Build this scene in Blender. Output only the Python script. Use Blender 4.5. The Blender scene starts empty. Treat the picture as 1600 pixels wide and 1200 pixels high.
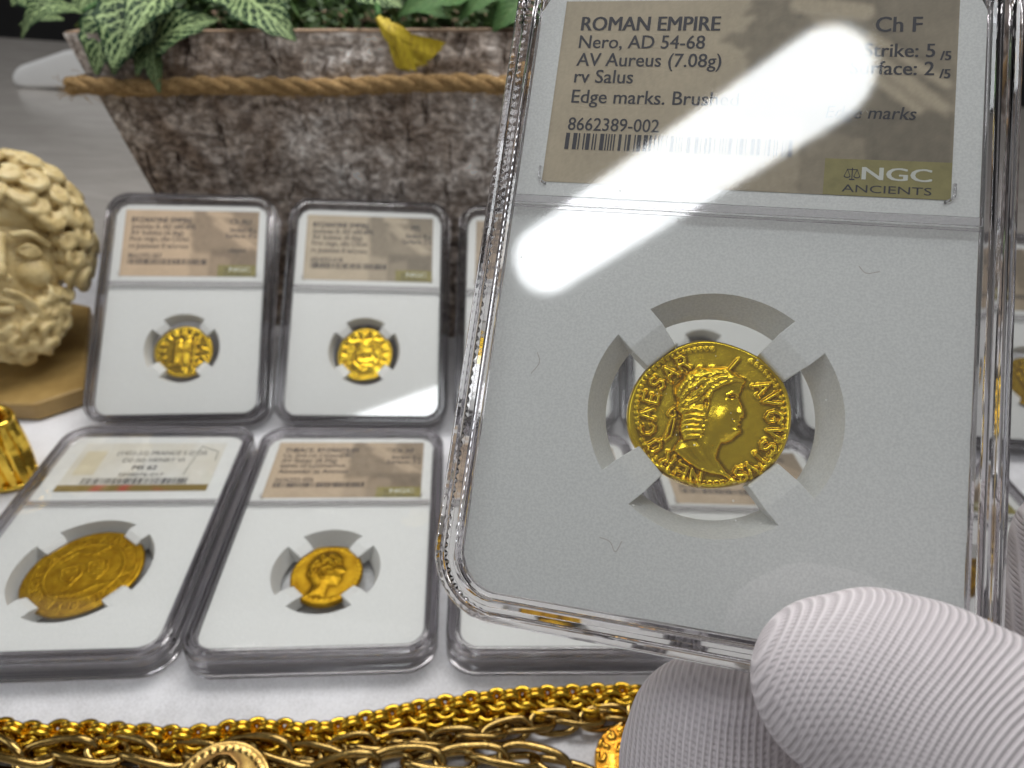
import bpy, bmesh, math, random
import numpy as np
from mathutils import Vector, Matrix, Euler, noise as mnoise
random.seed(7); np.random.seed(7)
S = 0.1                       # everything is measured in millimetres; one Blender unit is one centimetre
sc = bpy.context.scene
COL = sc.collection

# ------------------------------------------------------------------ camera
CAM = Matrix(((0.99766, -0.06835, 0.0), (0.03779, 0.55158, -0.83327), (0.05696, 0.83132, 0.55287)))
CAM_H = 144.45
F_PX = 1022.0
cd = bpy.data.cameras.new('camera'); cam = bpy.data.objects.new('camera', cd); COL.objects.link(cam)
cam.matrix_world = Matrix.Translation((0, 0, CAM_H*S)) @ CAM.to_4x4()
cd.sensor_width = 36; cd.lens = 36*F_PX/1600; cd.clip_start = 0.1; cd.clip_end = 2000
cd.dof.use_dof = True; cd.dof.focus_distance = 7.9; cd.dof.aperture_fstop = 0.31
sc.camera = cam

# ------------------------------------------------------------------ room light
w = bpy.data.worlds.new('World'); sc.world = w; w.use_nodes = True
w.node_tree.nodes['Background'].inputs[0].default_value = (1.0, 0.985, 0.975, 1)
w.node_tree.nodes['Background'].inputs[1].default_value = 0.21
sc.view_settings.view_transform = 'Standard'; sc.view_settings.look = 'None'
sc.view_settings.exposure = 0; sc.view_settings.gamma = 1

def area(name, loc, target, sx, sy, L, color, shape='RECTANGLE', axis=None):
    """area lamp; L is its radiance, so its power follows from its size"""
    ld = bpy.data.lights.new(name, 'AREA'); ld.shape = shape
    ld.size = sx*S; ld.size_y = sy*S; ld.color = color
    A = sx*sy*S*S*(math.pi/4 if shape in ('DISK', 'ELLIPSE') else 1)
    ld.energy = L*A*math.pi
    o = bpy.data.objects.new(name, ld); COL.objects.link(o)
    z = (Vector(loc)-Vector(target)).normalized()
    x = Vector(axis) if axis else Vector((1, 0, 0))
    x = (x - z*x.dot(z)).normalized(); y = z.cross(x)
    m = Matrix((x, y, z)).transposed().to_4x4(); m.translation = Vector(loc)*S
    o.matrix_world = m
    return o
# the tube lamp over the table whose reflection crosses the held case: straight run with two round ends
E1 = Vector((46, 29.5, 345)); E2 = Vector((-86, -42, 345))
LAMP_L = 9.2
ax = (E2-E1).normalized(); TG = (10, 100, 100)
mid = (E1+E2)/2
nrm = (Vector(TG)-mid).normalized()
area('ceiling_panel', (-150, 420, 1500), (-50, 170, 0), 900, 700, 1.9, (1.0, 0.985, 0.96))
area('rear_fill', (-40, 245, 335), (-60, 180, 10), 320, 110, 8.0, (1.0, 0.985, 0.96))  # added unseen fill that brightens the rear cases
area('left_fill', (-1500, -200, 900), (-50, 170, 40), 700, 700, 2.4, (0.9, 0.95, 1.0))  # added fill from the left front, lifts the planter front and left side

# ------------------------------------------------------------------ helpers
def ray(px, py):
    d = CAM @ Vector(((px-800)/F_PX, -(py-600)/F_PX, -1.0)); return d
def at_depth(px, py, Z): return Vector((0, 0, CAM_H)) + ray(px, py)*Z
def at_y(px, py, Y):
    d = ray(px, py); return Vector((0, 0, CAM_H)) + d*(Y/d.y)
def at_z(px, py, z=0):
    d = ray(px, py); return Vector((0, 0, CAM_H)) + d*((z-CAM_H)/d.z)

def new_mesh(name, V, F, smooth=True, sharp=None):
    me = bpy.data.meshes.new(name)
    V = np.asarray(V, float)*S
    me.from_pydata([tuple(v) for v in V], [], [tuple(int(i) for i in f) for f in F])
    me.update()
    if smooth: me.polygons.foreach_set('use_smooth', [True]*len(me.polygons))
    if sharp is not None and smooth:
        try: me.set_sharp_from_angle(angle=math.radians(sharp))
        except Exception: pass
    return me
def link(name, me, mat=None, parent=None, loc=None, rot=None):
    o = bpy.data.objects.new(name, me); COL.objects.link(o)
    if mat is not None and me is not None and not me.materials: me.materials.append(mat)
    if parent: o.parent = parent
    if loc is not None: o.location = Vector(loc)*S
    if rot is not None: o.rotation_euler = rot
    return o
def obj(name, V, F, mat, parent=None, smooth=True, sharp=None, loc=None):
    return link(name, new_mesh(name, V, F, smooth, sharp), mat, parent, loc)
def tag(o, label=None, cat=None, group=None, kind=None):
    if label: o['label'] = label
    if cat: o['category'] = cat
    if group: o['group'] = group
    if kind: o['kind'] = kind
    return o
def empty(name, loc=(0, 0, 0), M=None):
    o = bpy.data.objects.new(name, None); COL.objects.link(o); o.empty_display_size = .5
    m = M.to_4x4() if M is not None else Matrix.Identity(4)
    m.translation = Vector(loc)*S; o.matrix_world = m
    return o
class MB:
    """collects pieces into one mesh"""
    def __init__(s): s.V = []; s.F = []
    def add(s, V, F):
        b = len(s.V); s.V += [tuple(v) for v in V]; s.F += [tuple(int(i)+b for i in f) for f in F]
    def box(s, c, d, M=None):
        V = []
        for i in (-1, 1):
            for j in (-1, 1):
                for k in (-1, 1):
                    v = Vector((i*d[0]/2, j*d[1]/2, k*d[2]/2))
                    if M is not None: v = M @ v
                    V.append(v+Vector(c))
        s.add(V, [(0, 1, 3, 2), (4, 6, 7, 5), (0, 4, 5, 1), (2, 3, 7, 6), (0, 2, 6, 4), (1, 5, 7, 3)])
    def tube(s, pts, rad, n=10, closed=False, ry=1.0):
        V, F = sweep(pts, rad, n, closed, ry); s.add(V, F)
    def ball(s, c, r, n=10, m=7, sc3=(1, 1, 1), M=None):
        V = []; F = []
        for i in range(m+1):
            t = math.pi*i/m
            for j in range(n):
                p = 2*math.pi*j/n
                v = Vector((r*sc3[0]*math.sin(t)*math.cos(p), r*sc3[1]*math.sin(t)*math.sin(p), r*sc3[2]*math.cos(t)))
                if M is not None: v = M @ v
                V.append(v+Vector(c))
        for i in range(m):
            for j in range(n): F.append((i*n+j, (i+1)*n+j, (i+1)*n+(j+1) % n, i*n+(j+1) % n))
        s.add(V, F)
    def torus(s, c, R, r, M=None, n=20, k=8, squash=(1, 1)):
        pts = []
        for i in range(n):
            t = 2*math.pi*i/n; v = Vector((R*squash[0]*math.cos(t), R*squash[1]*math.sin(t), 0))
            if M is not None: v = M @ v
            pts.append(v+Vector(c))
        s.tube(pts, r, k, True)
    def build(s, name, mat, parent=None, smooth=True, sharp=None): return obj(name, s.V, s.F, mat, parent, smooth, sharp)
def sweep(pts, rad, n=10, closed=False, ry=1.0):
    pts = [Vector(p) for p in pts]; N = len(pts)
    if not hasattr(rad, '__len__'): rad = [rad]*N
    T = []
    for i in range(N):
        a = pts[(i-1) % N] if (closed or i > 0) else pts[0]
        b = pts[(i+1) % N] if (closed or i < N-1) else pts[-1]
        T.append((b-a).normalized())
    up = Vector((0, 0, 1)) if abs(T[0].z) < .9 else Vector((1, 0, 0))
    u = (up - T[0]*up.dot(T[0])).normalized(); V = []
    us = []
    for i in range(N):
        u = (u - T[i]*u.dot(T[i])).normalized(); us.append(u.copy())
    if closed:   # spread the leftover twist
        uf = (us[-1] - T[0]*us[-1].dot(T[0])).normalized()
        tw = math.atan2(T[0].dot(uf.cross(us[0])), uf.dot(us[0]))
    for i in range(N):
        u = us[i]
        if closed: u = Matrix.Rotation(tw*i/N, 3, T[i]) @ u
        v = T[i].cross(u)
        for j in range(n):
            a = 2*math.pi*j/n
            V.append(pts[i]+(u*math.cos(a)+v*math.sin(a)*ry)*rad[i])
    F = []
    for i in range(N if closed else N-1):
        for j in range(n):
            a = i*n+j; b = i*n+(j+1) % n; c = ((i+1) % N)*n+(j+1) % n; d = ((i+1) % N)*n+j
            F.append((a, b, c, d))
    if not closed:
        F.append(tuple(range(n))[::-1]); F.append(tuple(range((N-1)*n, N*n)))
    return V, F
def spline(P, n=8, closed=False):
    P = [Vector(p) for p in P]; out = []; N = len(P)
    rng = range(N if closed else N-1)
    for i in rng:
        p0 = P[(i-1) % N] if (closed or i > 0) else P[0]*2-P[1]; p1 = P[i]; p2 = P[(i+1) % N]
        p3 = P[(i+2) % N] if (closed or i+2 < N) else P[-1]*2-P[-2]
        for k in range(n):
            t = k/n
            out.append(0.5*((2*p1)+(p2-p0)*t+(2*p0-5*p1+4*p2-p3)*t*t+(3*p1-p0-3*p2+p3)*t**3))
    if not closed: out.append(P[-1])
    return out

# ------------------------------------------------------------------ materials
def mat_new(name):
    m = bpy.data.materials.new(name); m.use_nodes = True; nt = m.node_tree
    return m, nt, nt.nodes['Principled BSDF'], nt.nodes['Material Output']
def N_(nt, t, **k):
    n = nt.nodes.new(t)
    for a, b in k.items(): setattr(n, a, b)
    return n
def ramp(nt, fac, stops):
    r = N_(nt, 'ShaderNodeValToRGB'); nt.links.new(fac, r.inputs[0])
    e = r.color_ramp.elements
    while len(e) < len(stops): e.new(.5)
    for q, (p, c) in zip(e, stops): q.position = p; q.color = (*c, 1)
    return r.outputs[0]
def noise_tex(nt, scale, detail=4, rough=.55, vec=None, dist=0):
    n = N_(nt, 'ShaderNodeTexNoise'); n.inputs['Scale'].default_value = scale; n.inputs['Detail'].default_value = detail
    n.inputs['Roughness'].default_value = rough; n.inputs['Distortion'].default_value = dist
    if vec is not None: nt.links.new(vec, n.inputs['Vector'])
    return n.outputs['Fac']
def coords(nt, kind='Object', scale=(1, 1, 1)):
    t = N_(nt, 'ShaderNodeTexCoord'); m = N_(nt, 'ShaderNodeMapping'); m.inputs['Scale'].default_value = scale
    nt.links.new(t.outputs[kind], m.inputs[0]); return m.outputs[0]
def bump(nt, bs, h, strength, dist=.02, prev=None):
    b = N_(nt, 'ShaderNodeBump'); b.inputs['Strength'].default_value = strength; b.inputs['Distance'].default_value = dist
    nt.links.new(h, b.inputs['Height'])
    if prev is not None: nt.links.new(prev, b.inputs['Normal'])
    nt.links.new(b.outputs[0], bs.inputs['Normal']); return b.outputs[0]
def flat(name, col, rough=.5, metal=0, spec=.5):
    m, nt, bs, o = mat_new(name); bs.inputs['Base Color'].default_value = (*col, 1)
    bs.inputs['Roughness'].default_value = rough; bs.inputs['Metallic'].default_value = metal
    bs.inputs['Specular IOR Level'].default_value = spec; return m
def noisy(name, stops, scale, rough=.5, metal=0, bstr=.3, bdist=.02, detail=5, bscale=None, rr=.6, sc3=(1, 1, 1)):
    m, nt, bs, o = mat_new(name); v = coords(nt, 'Object', sc3)
    f = noise_tex(nt, scale, detail, rr, v); nt.links.new(ramp(nt, f, stops), bs.inputs['Base Color'])
    bs.inputs['Roughness'].default_value = rough; bs.inputs['Metallic'].default_value = metal
    h = noise_tex(nt, bscale or scale*3, 5, .6, v); bump(nt, bs, h, bstr, bdist)
    return m

M = {}
M['insert'] = noisy('white_insert', [(.38, (.68, .685, .68)), (.62, (.78, .785, .775))], 34, .6, 0, .4, .006, bscale=60, detail=3)
M['paper'] = flat('paper_white', (.75, .76, .75), .7)
M['ink'] = flat('ink', (.018, .018, .03), .6)
M['ink_soft'] = flat('ink_soft', (.07, .055, .05), .6)
M['olive'] = noisy('olive_print', [(.3, (.23, .20, .07)), (.7, (.31, .27, .10))], 6, .6, 0, .0, .001)
M['pale_print'] = flat('pale_print', (.62, .63, .58), .6)
def gold(name, c1, c2, rough, bscale, bstr, bdist=.01):
    m, nt, bs, o = mat_new(name); v = coords(nt)
    f = noise_tex(nt, 4, 6, .65, v)
    nt.links.new(ramp(nt, f, [(.32, c2), (.62, c1)]), bs.inputs['Base Color'])
    bs.inputs['Metallic'].default_value = 1; bs.inputs['Roughness'].default_value = rough
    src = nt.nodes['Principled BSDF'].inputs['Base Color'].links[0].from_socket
    at = N_(nt, 'ShaderNodeAttribute'); at.attribute_name = 'recess_tone'  # per-vertex weight of the darker tone in the relief's recesses
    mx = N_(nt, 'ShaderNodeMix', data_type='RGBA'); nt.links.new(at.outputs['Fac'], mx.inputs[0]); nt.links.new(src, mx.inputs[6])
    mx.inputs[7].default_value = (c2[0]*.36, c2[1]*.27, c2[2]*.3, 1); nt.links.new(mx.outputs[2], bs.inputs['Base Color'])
    h = noise_tex(nt, bscale, 6, .65, v); bump(nt, bs, h, bstr, bdist); return m
M['gold_hero'] = gold('aureus_gold', (.95, .70, .05), (.80, .55, .03), .23, 16, .30, .010)
M['gold_coin'] = gold('bright_gold', (.90, .62, .05), (.74, .44, .02), .25, 14, .3)
M['gold_dark'] = gold('deep_gold', (.50, .30, .02), (.33, .17, .01), .38, 25, .8, .012)
M['gold_chain'] = gold('chain_gold', (.72, .46, .05), (.38, .20, .015), .18, 20, .12)
M['brass'] = gold('antique_gold', (.44, .30, .10), (.20, .12, .035), .18, 12, .25)
M['gold_band'] = gold('band_gold', (.92, .64, .10), (.80, .50, .06), .12, 3, .1)

# the lit tube lamp itself: a capsule-shaped diffuser in a metal housing, facing the table
def tube_lamp():
    m, nt, bs, o = mat_new('lamp_diffuser'); bs.inputs['Base Color'].default_value = (.8, .8, .8, 1)
    bs.inputs['Emission Color'].default_value = (.94, .98, 1, 1); bs.inputs['Emission Strength'].default_value = LAMP_L
    z = -nrm; y = z.cross(ax).normalized(); r_ = 18; h = (E2-E1).length/2; P = []
    for k in range(33): t = -math.pi/2+math.pi*k/32; P.append((h+r_*math.cos(t), r_*math.sin(t)))
    for k in range(33): t = math.pi/2+math.pi*k/32; P.append((-h+r_*math.cos(t), r_*math.sin(t)))
    root = empty('tube_lamp', mid); tag(root, 'capsule shaped white tube lamp whose glare crosses the held case', 'lamp')
    T = lambda u, v, w1: ax*u+y*v+z*w1
    obj('diffuser', [T(u, v, 0) for u, v in P], [tuple(range(len(P)))[::-1]], m, root, False)
    n = len(P); V = [T(u*1.03, v*1.08, .3) for u, v in P]+[T(u*1.03, v*1.08, 10) for u, v in P]
    obj('housing', V, [tuple(range(n, 2*n)), tuple(range(n))]+[(i, (i+1) % n, n+(i+1) % n, n+i) for i in range(n)], flat('lamp_metal', (.5, .5, .5), .4, 1), root, False)
tube_lamp()

# clear plastic: thin windows let light straight through and mirror at the surface
def window_mat(name, rough, haze):
    m, nt, bs, out = mat_new(name); nt.nodes.remove(bs)
    tr = N_(nt, 'ShaderNodeBsdfTransparent'); gl = N_(nt, 'ShaderNodeBsdfGlossy'); fr = N_(nt, 'ShaderNodeFresnel')
    
    ge = N_(nt, 'ShaderNodeNewGeometry'); io = N_(nt, 'ShaderNodeMapRange')   # a thin sheet mirrors alike from both sides
    nt.links.new(ge.outputs['Backfacing'], io.inputs[0]); io.inputs[3].default_value = 1.53; io.inputs[4].default_value = 1/1.53; nt.links.new(io.outputs[0], fr.inputs['IOR'])
    gl.inputs['Roughness'].default_value = rough
    tr.inputs[0].default_value = (.975, .98, .975, 1)
    v = coords(nt, 'Object', (3, 14, 3)); f = noise_tex(nt, 5, 8, .75, v)
    mr = N_(nt, 'ShaderNodeMapRange'); nt.links.new(f, mr.inputs[0])
    mr.inputs[3].default_value = rough*.5; mr.inputs[4].default_value = rough*1.7; nt.links.new(mr.outputs[0], gl.inputs['Roughness'])
    b = N_(nt, 'ShaderNodeBump'); b.inputs['Strength'].default_value = .05; b.inputs['Distance'].default_value = .002
    nt.links.new(f, b.inputs['Height']); nt.links.new(b.outputs[0], gl.inputs['Normal'])
    mul = N_(nt, 'ShaderNodeMath', operation='MULTIPLY'); nt.links.new(fr.outputs[0], mul.inputs[0]); mul.inputs[1].default_value = haze
    mx = N_(nt, 'ShaderNodeMixShader'); nt.links.new(mul.outputs[0], mx.inputs[0])
    nt.links.new(tr.outputs[0], mx.inputs[1]); nt.links.new(gl.outputs[0], mx.inputs[2])
    nt.links.new(mx.outputs[0], out.inputs[0]); return m
M['window'] = window_mat('clear_window', .040, 2.6)
M['window_back'] = window_mat('clear_window_back', .05, 1.0)
def glass(name, col, rough=.03, ior=1.49):
    m, nt, bs, out = mat_new(name)
    bs.inputs['Base Color'].default_value = (*col, 1); bs.inputs['Transmission Weight'].default_value = 1
    bs.inputs['Roughness'].default_value = rough; bs.inputs['IOR'].default_value = ior
    return m
M['case'] = glass('case_plastic', (.80, .78, .80))
M['case_far'] = glass('case_plastic_tinted', (.62, .60, .62), .10)

# ------------------------------------------------------------------ setting
def tablecloth():
    m, nt, bs, o = mat_new('white_cloth'); v = coords(nt)
    f = noise_tex(nt, .35, 5, .6, v)
    f2 = noise_tex(nt, 22, 4, .7, v)
    mx = N_(nt, 'ShaderNodeMath', operation='MULTIPLY_ADD'); nt.links.new(f2, mx.inputs[0]); mx.inputs[1].default_value = .8; nt.links.new(f, mx.inputs[2])
    nt.links.new(ramp(nt, mx.outputs[0], [(.6, (.48, .475, .49)), (1.0, (.76, .76, .79))]), bs.inputs['Base Color'])
    bs.inputs['Roughness'].default_value = .75
    bump(nt, bs, noise_tex(nt, 28, 4, .7, v), .8, .02)
    n = 60; V = []; F = []
    X0, X1, Y0, Y1 = -420, 420, -120, 305
    for j in range(n+1):
        for i in range(n+1):
            x = X0+(X1-X0)*i/n; y = Y0+(Y1-Y0)*j/n
            yy = y + (6*math.sin(x*.021) if j == n else 0) - .02*x*(j/n)
            z = -0.3+.25*mnoise.noise(Vector((x*.012, y*.012, 0)))
            V.append((x, yy, z))
    for j in range(n):
        for i in range(n): a = j*(n+1)+i; F.append((a, a+1, a+n+2, a+n+1))
    b = len(V)   # hem turned down at the rear
    for i in range(n+1): v_ = V[n*(n+1)+i]; V.append((v_[0], v_[1]+.3, v_[2]-1.2))
    for i in range(n): F.append((n*(n+1)+i, n*(n+1)+i+1, b+i+1, b+i))
    return tag(obj('tablecloth', V, F, m), 'white grainy cloth under the coin cases and chains', 'tablecloth')
tablecloth()
def counter():
    m, nt, bs, o = mat_new('grey_stone'); v = coords(nt, 'Object', (.6, 1.6, 1))
    f = noise_tex(nt, .35, 8, .62, v, 1.2)
    nt.links.new(ramp(nt, f, [(.3, (.50, .465, .43)), (.5, (.56, .525, .49)), (.7, (.64, .605, .565))]), bs.inputs['Base Color'])
    bs.inputs['Roughness'].default_value = .22
    V = []; F = []
    V = [(-3000, -1500, -1.6), (3000, -1500, -1.6), (3000, 1020, -1.6), (-3000, 1020, -1.6), (3000, 1020, -40), (-3000, 1020, -40)]
    tag(obj('table', V, [(0, 1, 2, 3), (3, 2, 4, 5)], m, smooth=False), kind='structure')
counter()
tag(obj('wall', [(-9000, 1900, -900), (9000, 1900, -900), (9000, 1900, 2500), (-9000, 1900, 2500)], [(0, 1, 2, 3)],
    noisy('dark_wall', [(.3, (.006, .006, .007)), (.7, (.014, .014, .015))], .05, .9), smooth=False), kind='structure')
TR_P = {"head": [[2.16, 5.4], [2.81, 4.83], [3.85, 4.08], [3.56, 3.64], [3.46, 3.0], [3.28, 2.58], [3.39, 1.93], [3.71, 1.26], [4.03, 0.38], [3.98, -0.02], [3.65, -0.17], [3.72, -0.39], [3.47, -0.62], [3.76, -0.84], [3.43, -1.11], [3.78, -1.43], [3.76, -1.8], [3.32, -2.25], [2.88, -2.81], [2.17, -3.24], [1.79, -3.29], [1.53, -3.97], [1.41, -4.97], [2.1, -6.13], [3.27, -7.28], [3.87, -7.42], [3.29, -7.44], [1.91, -6.91], [0.83, -6.95], [-0.69, -6.6], [-1.99, -5.84], [-3.17, -5.06], [-3.61, -4.78], [-3.41, -4.04], [-2.93, -3.27], [-3.18, -2.15], [-3.05, -0.69], [-3.73, -0.05], [-3.72, 0.97], [-4.08, 1.8], [-4.17, 2.67], [-3.49, 3.71], [-2.61, 4.75], [-1.41, 5.31], [-0.03, 5.34], [1.05, 5.63]], "cap": [[2.16, 5.4], [3.85, 4.08], [2.56, 3.94], [1.25, 3.33], [0.23, 2.58], [0.06, 1.4], [-0.05, -0.33], [-0.76, -1.56], [-0.37, -2.23], [-1.02, -3.08], [-2.5, -3.5], [-3.18, -2.15], [-3.05, -0.69], [-3.73, -0.05], [-3.72, 0.97], [-4.08, 1.8], [-4.17, 2.67], [-3.49, 3.71], [-2.61, 4.75], [-1.41, 5.31], [-0.03, 5.34], [1.05, 5.63]], "cheek": [[1.73, -0.41]], "jaw": [[1.98, -1.8]], "eye": [[2.5, 2.2]], "ear": [[-0.5, 0.99]], "nose": [[3.61, 0.53]], "chin": [[3.37, -1.62]], "neck": [[0.29, -3.99]]}
TR_S = {"locks": [[[-3.6, 2.0], [-3.15, 3.07], [-2.13, 4.06], [-0.78, 4.5], [0.84, 4.91]], [[-3.25, 1.31], [-2.54, 2.56], [-1.24, 3.52], [0.37, 4.04], [1.97, 4.51]], [[-1.11, 2.14], [-0.4, 3.38], [0.9, 4.25], [2.53, 4.28]], [[-0.26, 1.94], [0.46, 3.04], [1.76, 3.76], [3.52, 3.81]], [[-2.61, 0.51], [-1.9, 1.76], [-1.16, 2.71]], [[-3.44, 0.42], [-2.67, 1.09], [-1.6, 1.5]], [[-3.09, -0.27], [-2.03, 0.24], [-0.78, 0.15]], [[-3.09, -0.84], [-1.96, -0.51], [-0.53, -0.48]], [[-2.98, -1.41], [-1.77, -1.06], [-0.47, -1.1]], [[-2.87, -1.97], [-1.71, -1.68], [-0.53, -1.68]], [[-2.87, -2.54], [-1.65, -2.25], [-0.43, -2.15]], [[-2.53, -3.16], [-1.59, -2.87], [-0.77, -2.88]], [[-2.98, 4.26], [-2.35, 3.45], [-2.54, 2.56]], [[-1.4, 5.17], [-1.05, 4.47], [-1.67, 3.67]], [[-0.03, 5.31], [0.56, 4.94], [-0.21, 4.27]], [[1.5, 5.19], [1.97, 4.51], [3.49, 4.24]]], "leaf": [[[1.7, 5.12], [2.13, 5.75], [2.76, 6.69]], [[-1.12, 2.28], [-0.66, 3.2], [-0.86, 3.91]], [[-0.1, 3.12], [0.51, 4.0], [1.13, 4.71]], [[0.96, 3.53], [1.66, 4.24], [2.51, 4.57]], [[2.28, 4.11], [3.08, 4.2], [3.86, 3.99]]], "ribbon": [[[-3.66, 0.39], [-4.22, -0.11], [-4.51, -0.64], [-4.0, -0.95], [-3.61, -0.62], [-3.8, -0.21]], [[-4.0, -0.95], [-4.26, -1.99], [-4.38, -2.73], [-4.76, -3.55], [-5.36, -4.03]], [[-3.7, -1.12], [-3.8, -2.37], [-3.92, -3.1], [-4.55, -3.76]]], "face": [[[1.83, 2.33], [2.4, 2.68], [3.09, 2.56]], [[1.98, 1.91], [2.48, 1.83], [2.94, 2.08]], [[2.96, -0.65], [3.45, -0.65]], [[1.19, 0.96], [1.62, -0.7], [1.47, -2.14], [1.95, -2.93]]], "earS": [[[-0.86, 1.3], [-0.68, 1.69], [-0.29, 1.65], [-0.12, 1.04], [-0.28, 0.36], [-0.51, 0.47], [-0.46, 1.06]]], "neckS": [[[-0.61, -3.11], [0.32, -4.27], [1.4, -5.81]], [[-1.68, -3.39], [-0.87, -4.71], [0.47, -5.94]], [[1.46, -5.52], [2.27, -6.53], [3.41, -7.37]], [[-2.93, -4.69], [-1.17, -5.87], [0.79, -6.45]], [[-3.3, -5.08], [-1.39, -6.35], [0.83, -6.87], [2.16, -6.77]]]}
TR_L = [["N", -0.74, -7.5], ["E", -2.41, -7.11], ["R", -4.03, -6.11], ["O", -5.67, -4.53], ["C", -6.62, -2.72], ["A", -6.96, -0.93], ["E", -6.66, 1.06], ["S", -6.14, 2.89], ["A", -4.81, 4.22], ["R", -3.47, 5.54], ["A", 5.61, 3.62], ["V", 6.67, 2.31], ["G", 7.18, 0.48], ["V", 7.4, -1.35], ["S", 6.83, -3.09], ["T", 6.16, -4.48], ["V", 5.27, -5.9], ["S", 4.14, -6.55]]

# ------------------------------------------------------------------ struck relief, as real height on a fine grid
STROKES = {'A': [[(0, 0), (.5, 1), (1, 0)], [(.2, .38), (.8, .38)]], 'V': [[(0, 1), (.5, 0), (1, 1)]],
 'C': [[(.95, .85), (.6, 1), (.2, .85), (.02, .5), (.2, .15), (.6, 0), (.95, .15)]],
 'G': [[(.95, .85), (.6, 1), (.2, .85), (.02, .5), (.2, .15), (.6, 0), (.95, .15), (.95, .5), (.6, .5)]],
 'E': [[(.9, 1), (.1, 1), (.1, 0), (.9, 0)], [(.1, .5), (.75, .5)]], 'R': [[(.1, 0), (.1, 1), (.7, 1), (.88, .78), (.7, .5), (.1, .5)], [(.5, .5), (.95, 0)]],
 'N': [[(.05, 0), (.05, 1), (.95, 0), (.95, 1)]], 'O': [[(.5, 1), (.1, .75), (.1, .25), (.5, 0), (.9, .25), (.9, .75), (.5, 1)]],
 'T': [[(.5, 0), (.5, 1)], [(.02, 1), (.98, 1)]], 'S': [[(.9, .88), (.5, 1), (.12, .82), (.2, .58), (.8, .42), (.9, .18), (.5, 0), (.08, .12)]],
 'I': [[(.5, 0), (.5, 1)]], 'D': [[(.1, 0), (.1, 1), (.6, 1), (.92, .7), (.92, .3), (.6, 0), (.1, 0)]], 'M': [[(.02, 0), (.1, 1), (.5, .3), (.9, 1), (.98, 0)]], 'F': [[(.1, 0), (.1, 1), (.9, 1)], [(.1, .5), (.75, .5)]], 'L': [[(.1, 1), (.1, 0), (.9, 0)]], 'H': [[(.1, 0), (.1, 1)], [(.9, 0), (.9, 1)], [(.1, .5), (.9, .5)]], 'X': [[(.05, 0), (.95, 1)], [(.05, 1), (.95, 0)]]}
def dseg(X, Y, P):
    """distance from every point to a polyline"""
    D = np.full(X.shape, 1e9)
    for (ax_, ay), (bx, by) in zip(P[:-1], P[1:]):
        dx, dy = bx-ax_, by-ay; L2 = dx*dx+dy*dy+1e-12
        t = np.clip(((X-ax_)*dx+(Y-ay)*dy)/L2, 0, 1)
        D = np.minimum(D, (X-ax_-t*dx)**2+(Y-ay-t*dy)**2)
    return np.sqrt(D)
def inside(X, Y, P):
    r = np.zeros(X.shape, bool); n = len(P)
    for i in range(n):
        x1, y1 = P[i]; x2, y2 = P[(i+1) % n]
        if y1 == y2: continue
        c = ((y1 > Y) != (y2 > Y)) & (X < (x2-x1)*(Y-y1)/(y2-y1)+x1)
        r ^= c
    return r
def smoothn(X, Y, f, seed):
    rs = np.random.RandomState(seed); h = 0
    for k in range(10):
        a = rs.rand()*6.28; q = f*(.6+rs.rand()*.9); ph = rs.rand(2)*6.28
        h = h+np.sin(X*q*math.cos(a)+Y*q*math.sin(a)+ph[0]+1.3*np.sin((X*math.sin(a)-Y*math.cos(a))*q*.7+ph[1]))
    return h/6
def bumpg(d, w_, a): return a*np.exp(-(d/w_)**2)
def flatg(d, w_, a): return a/(1+(d/w_)**6)
def letter(X, Y, ch, x, y, size, rot, a=.17, wd=.13):
    P = STROKES[ch]; c, s = math.cos(rot), math.sin(rot); h = 0
    for st in P:
        q = []
        for (u, v) in st:
            lx = (u-.5)*size*.72; ly = (v-.5)*size
            q.append((x+c*lx-s*ly, y+s*lx+c*ly))
        h = np.maximum(h, flatg(dseg(X, Y, q), size*wd, a))
        for e in (q[0], q[-1]): h = np.maximum(h, bumpg(np.hypot(X-e[0], Y-e[1]), size*wd*1.35, a*1.1))
    return h
def ring_text(X, Y, txt, R, a0, step, size, a=.14):
    h = 0
    for i, ch in enumerate(txt):
        if ch == ' ': continue
        t = a0-step*i; h = np.maximum(h, letter(X, Y, ch, R*math.cos(t), R*math.sin(t), size, t-math.pi/2, a))
    return h
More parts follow.
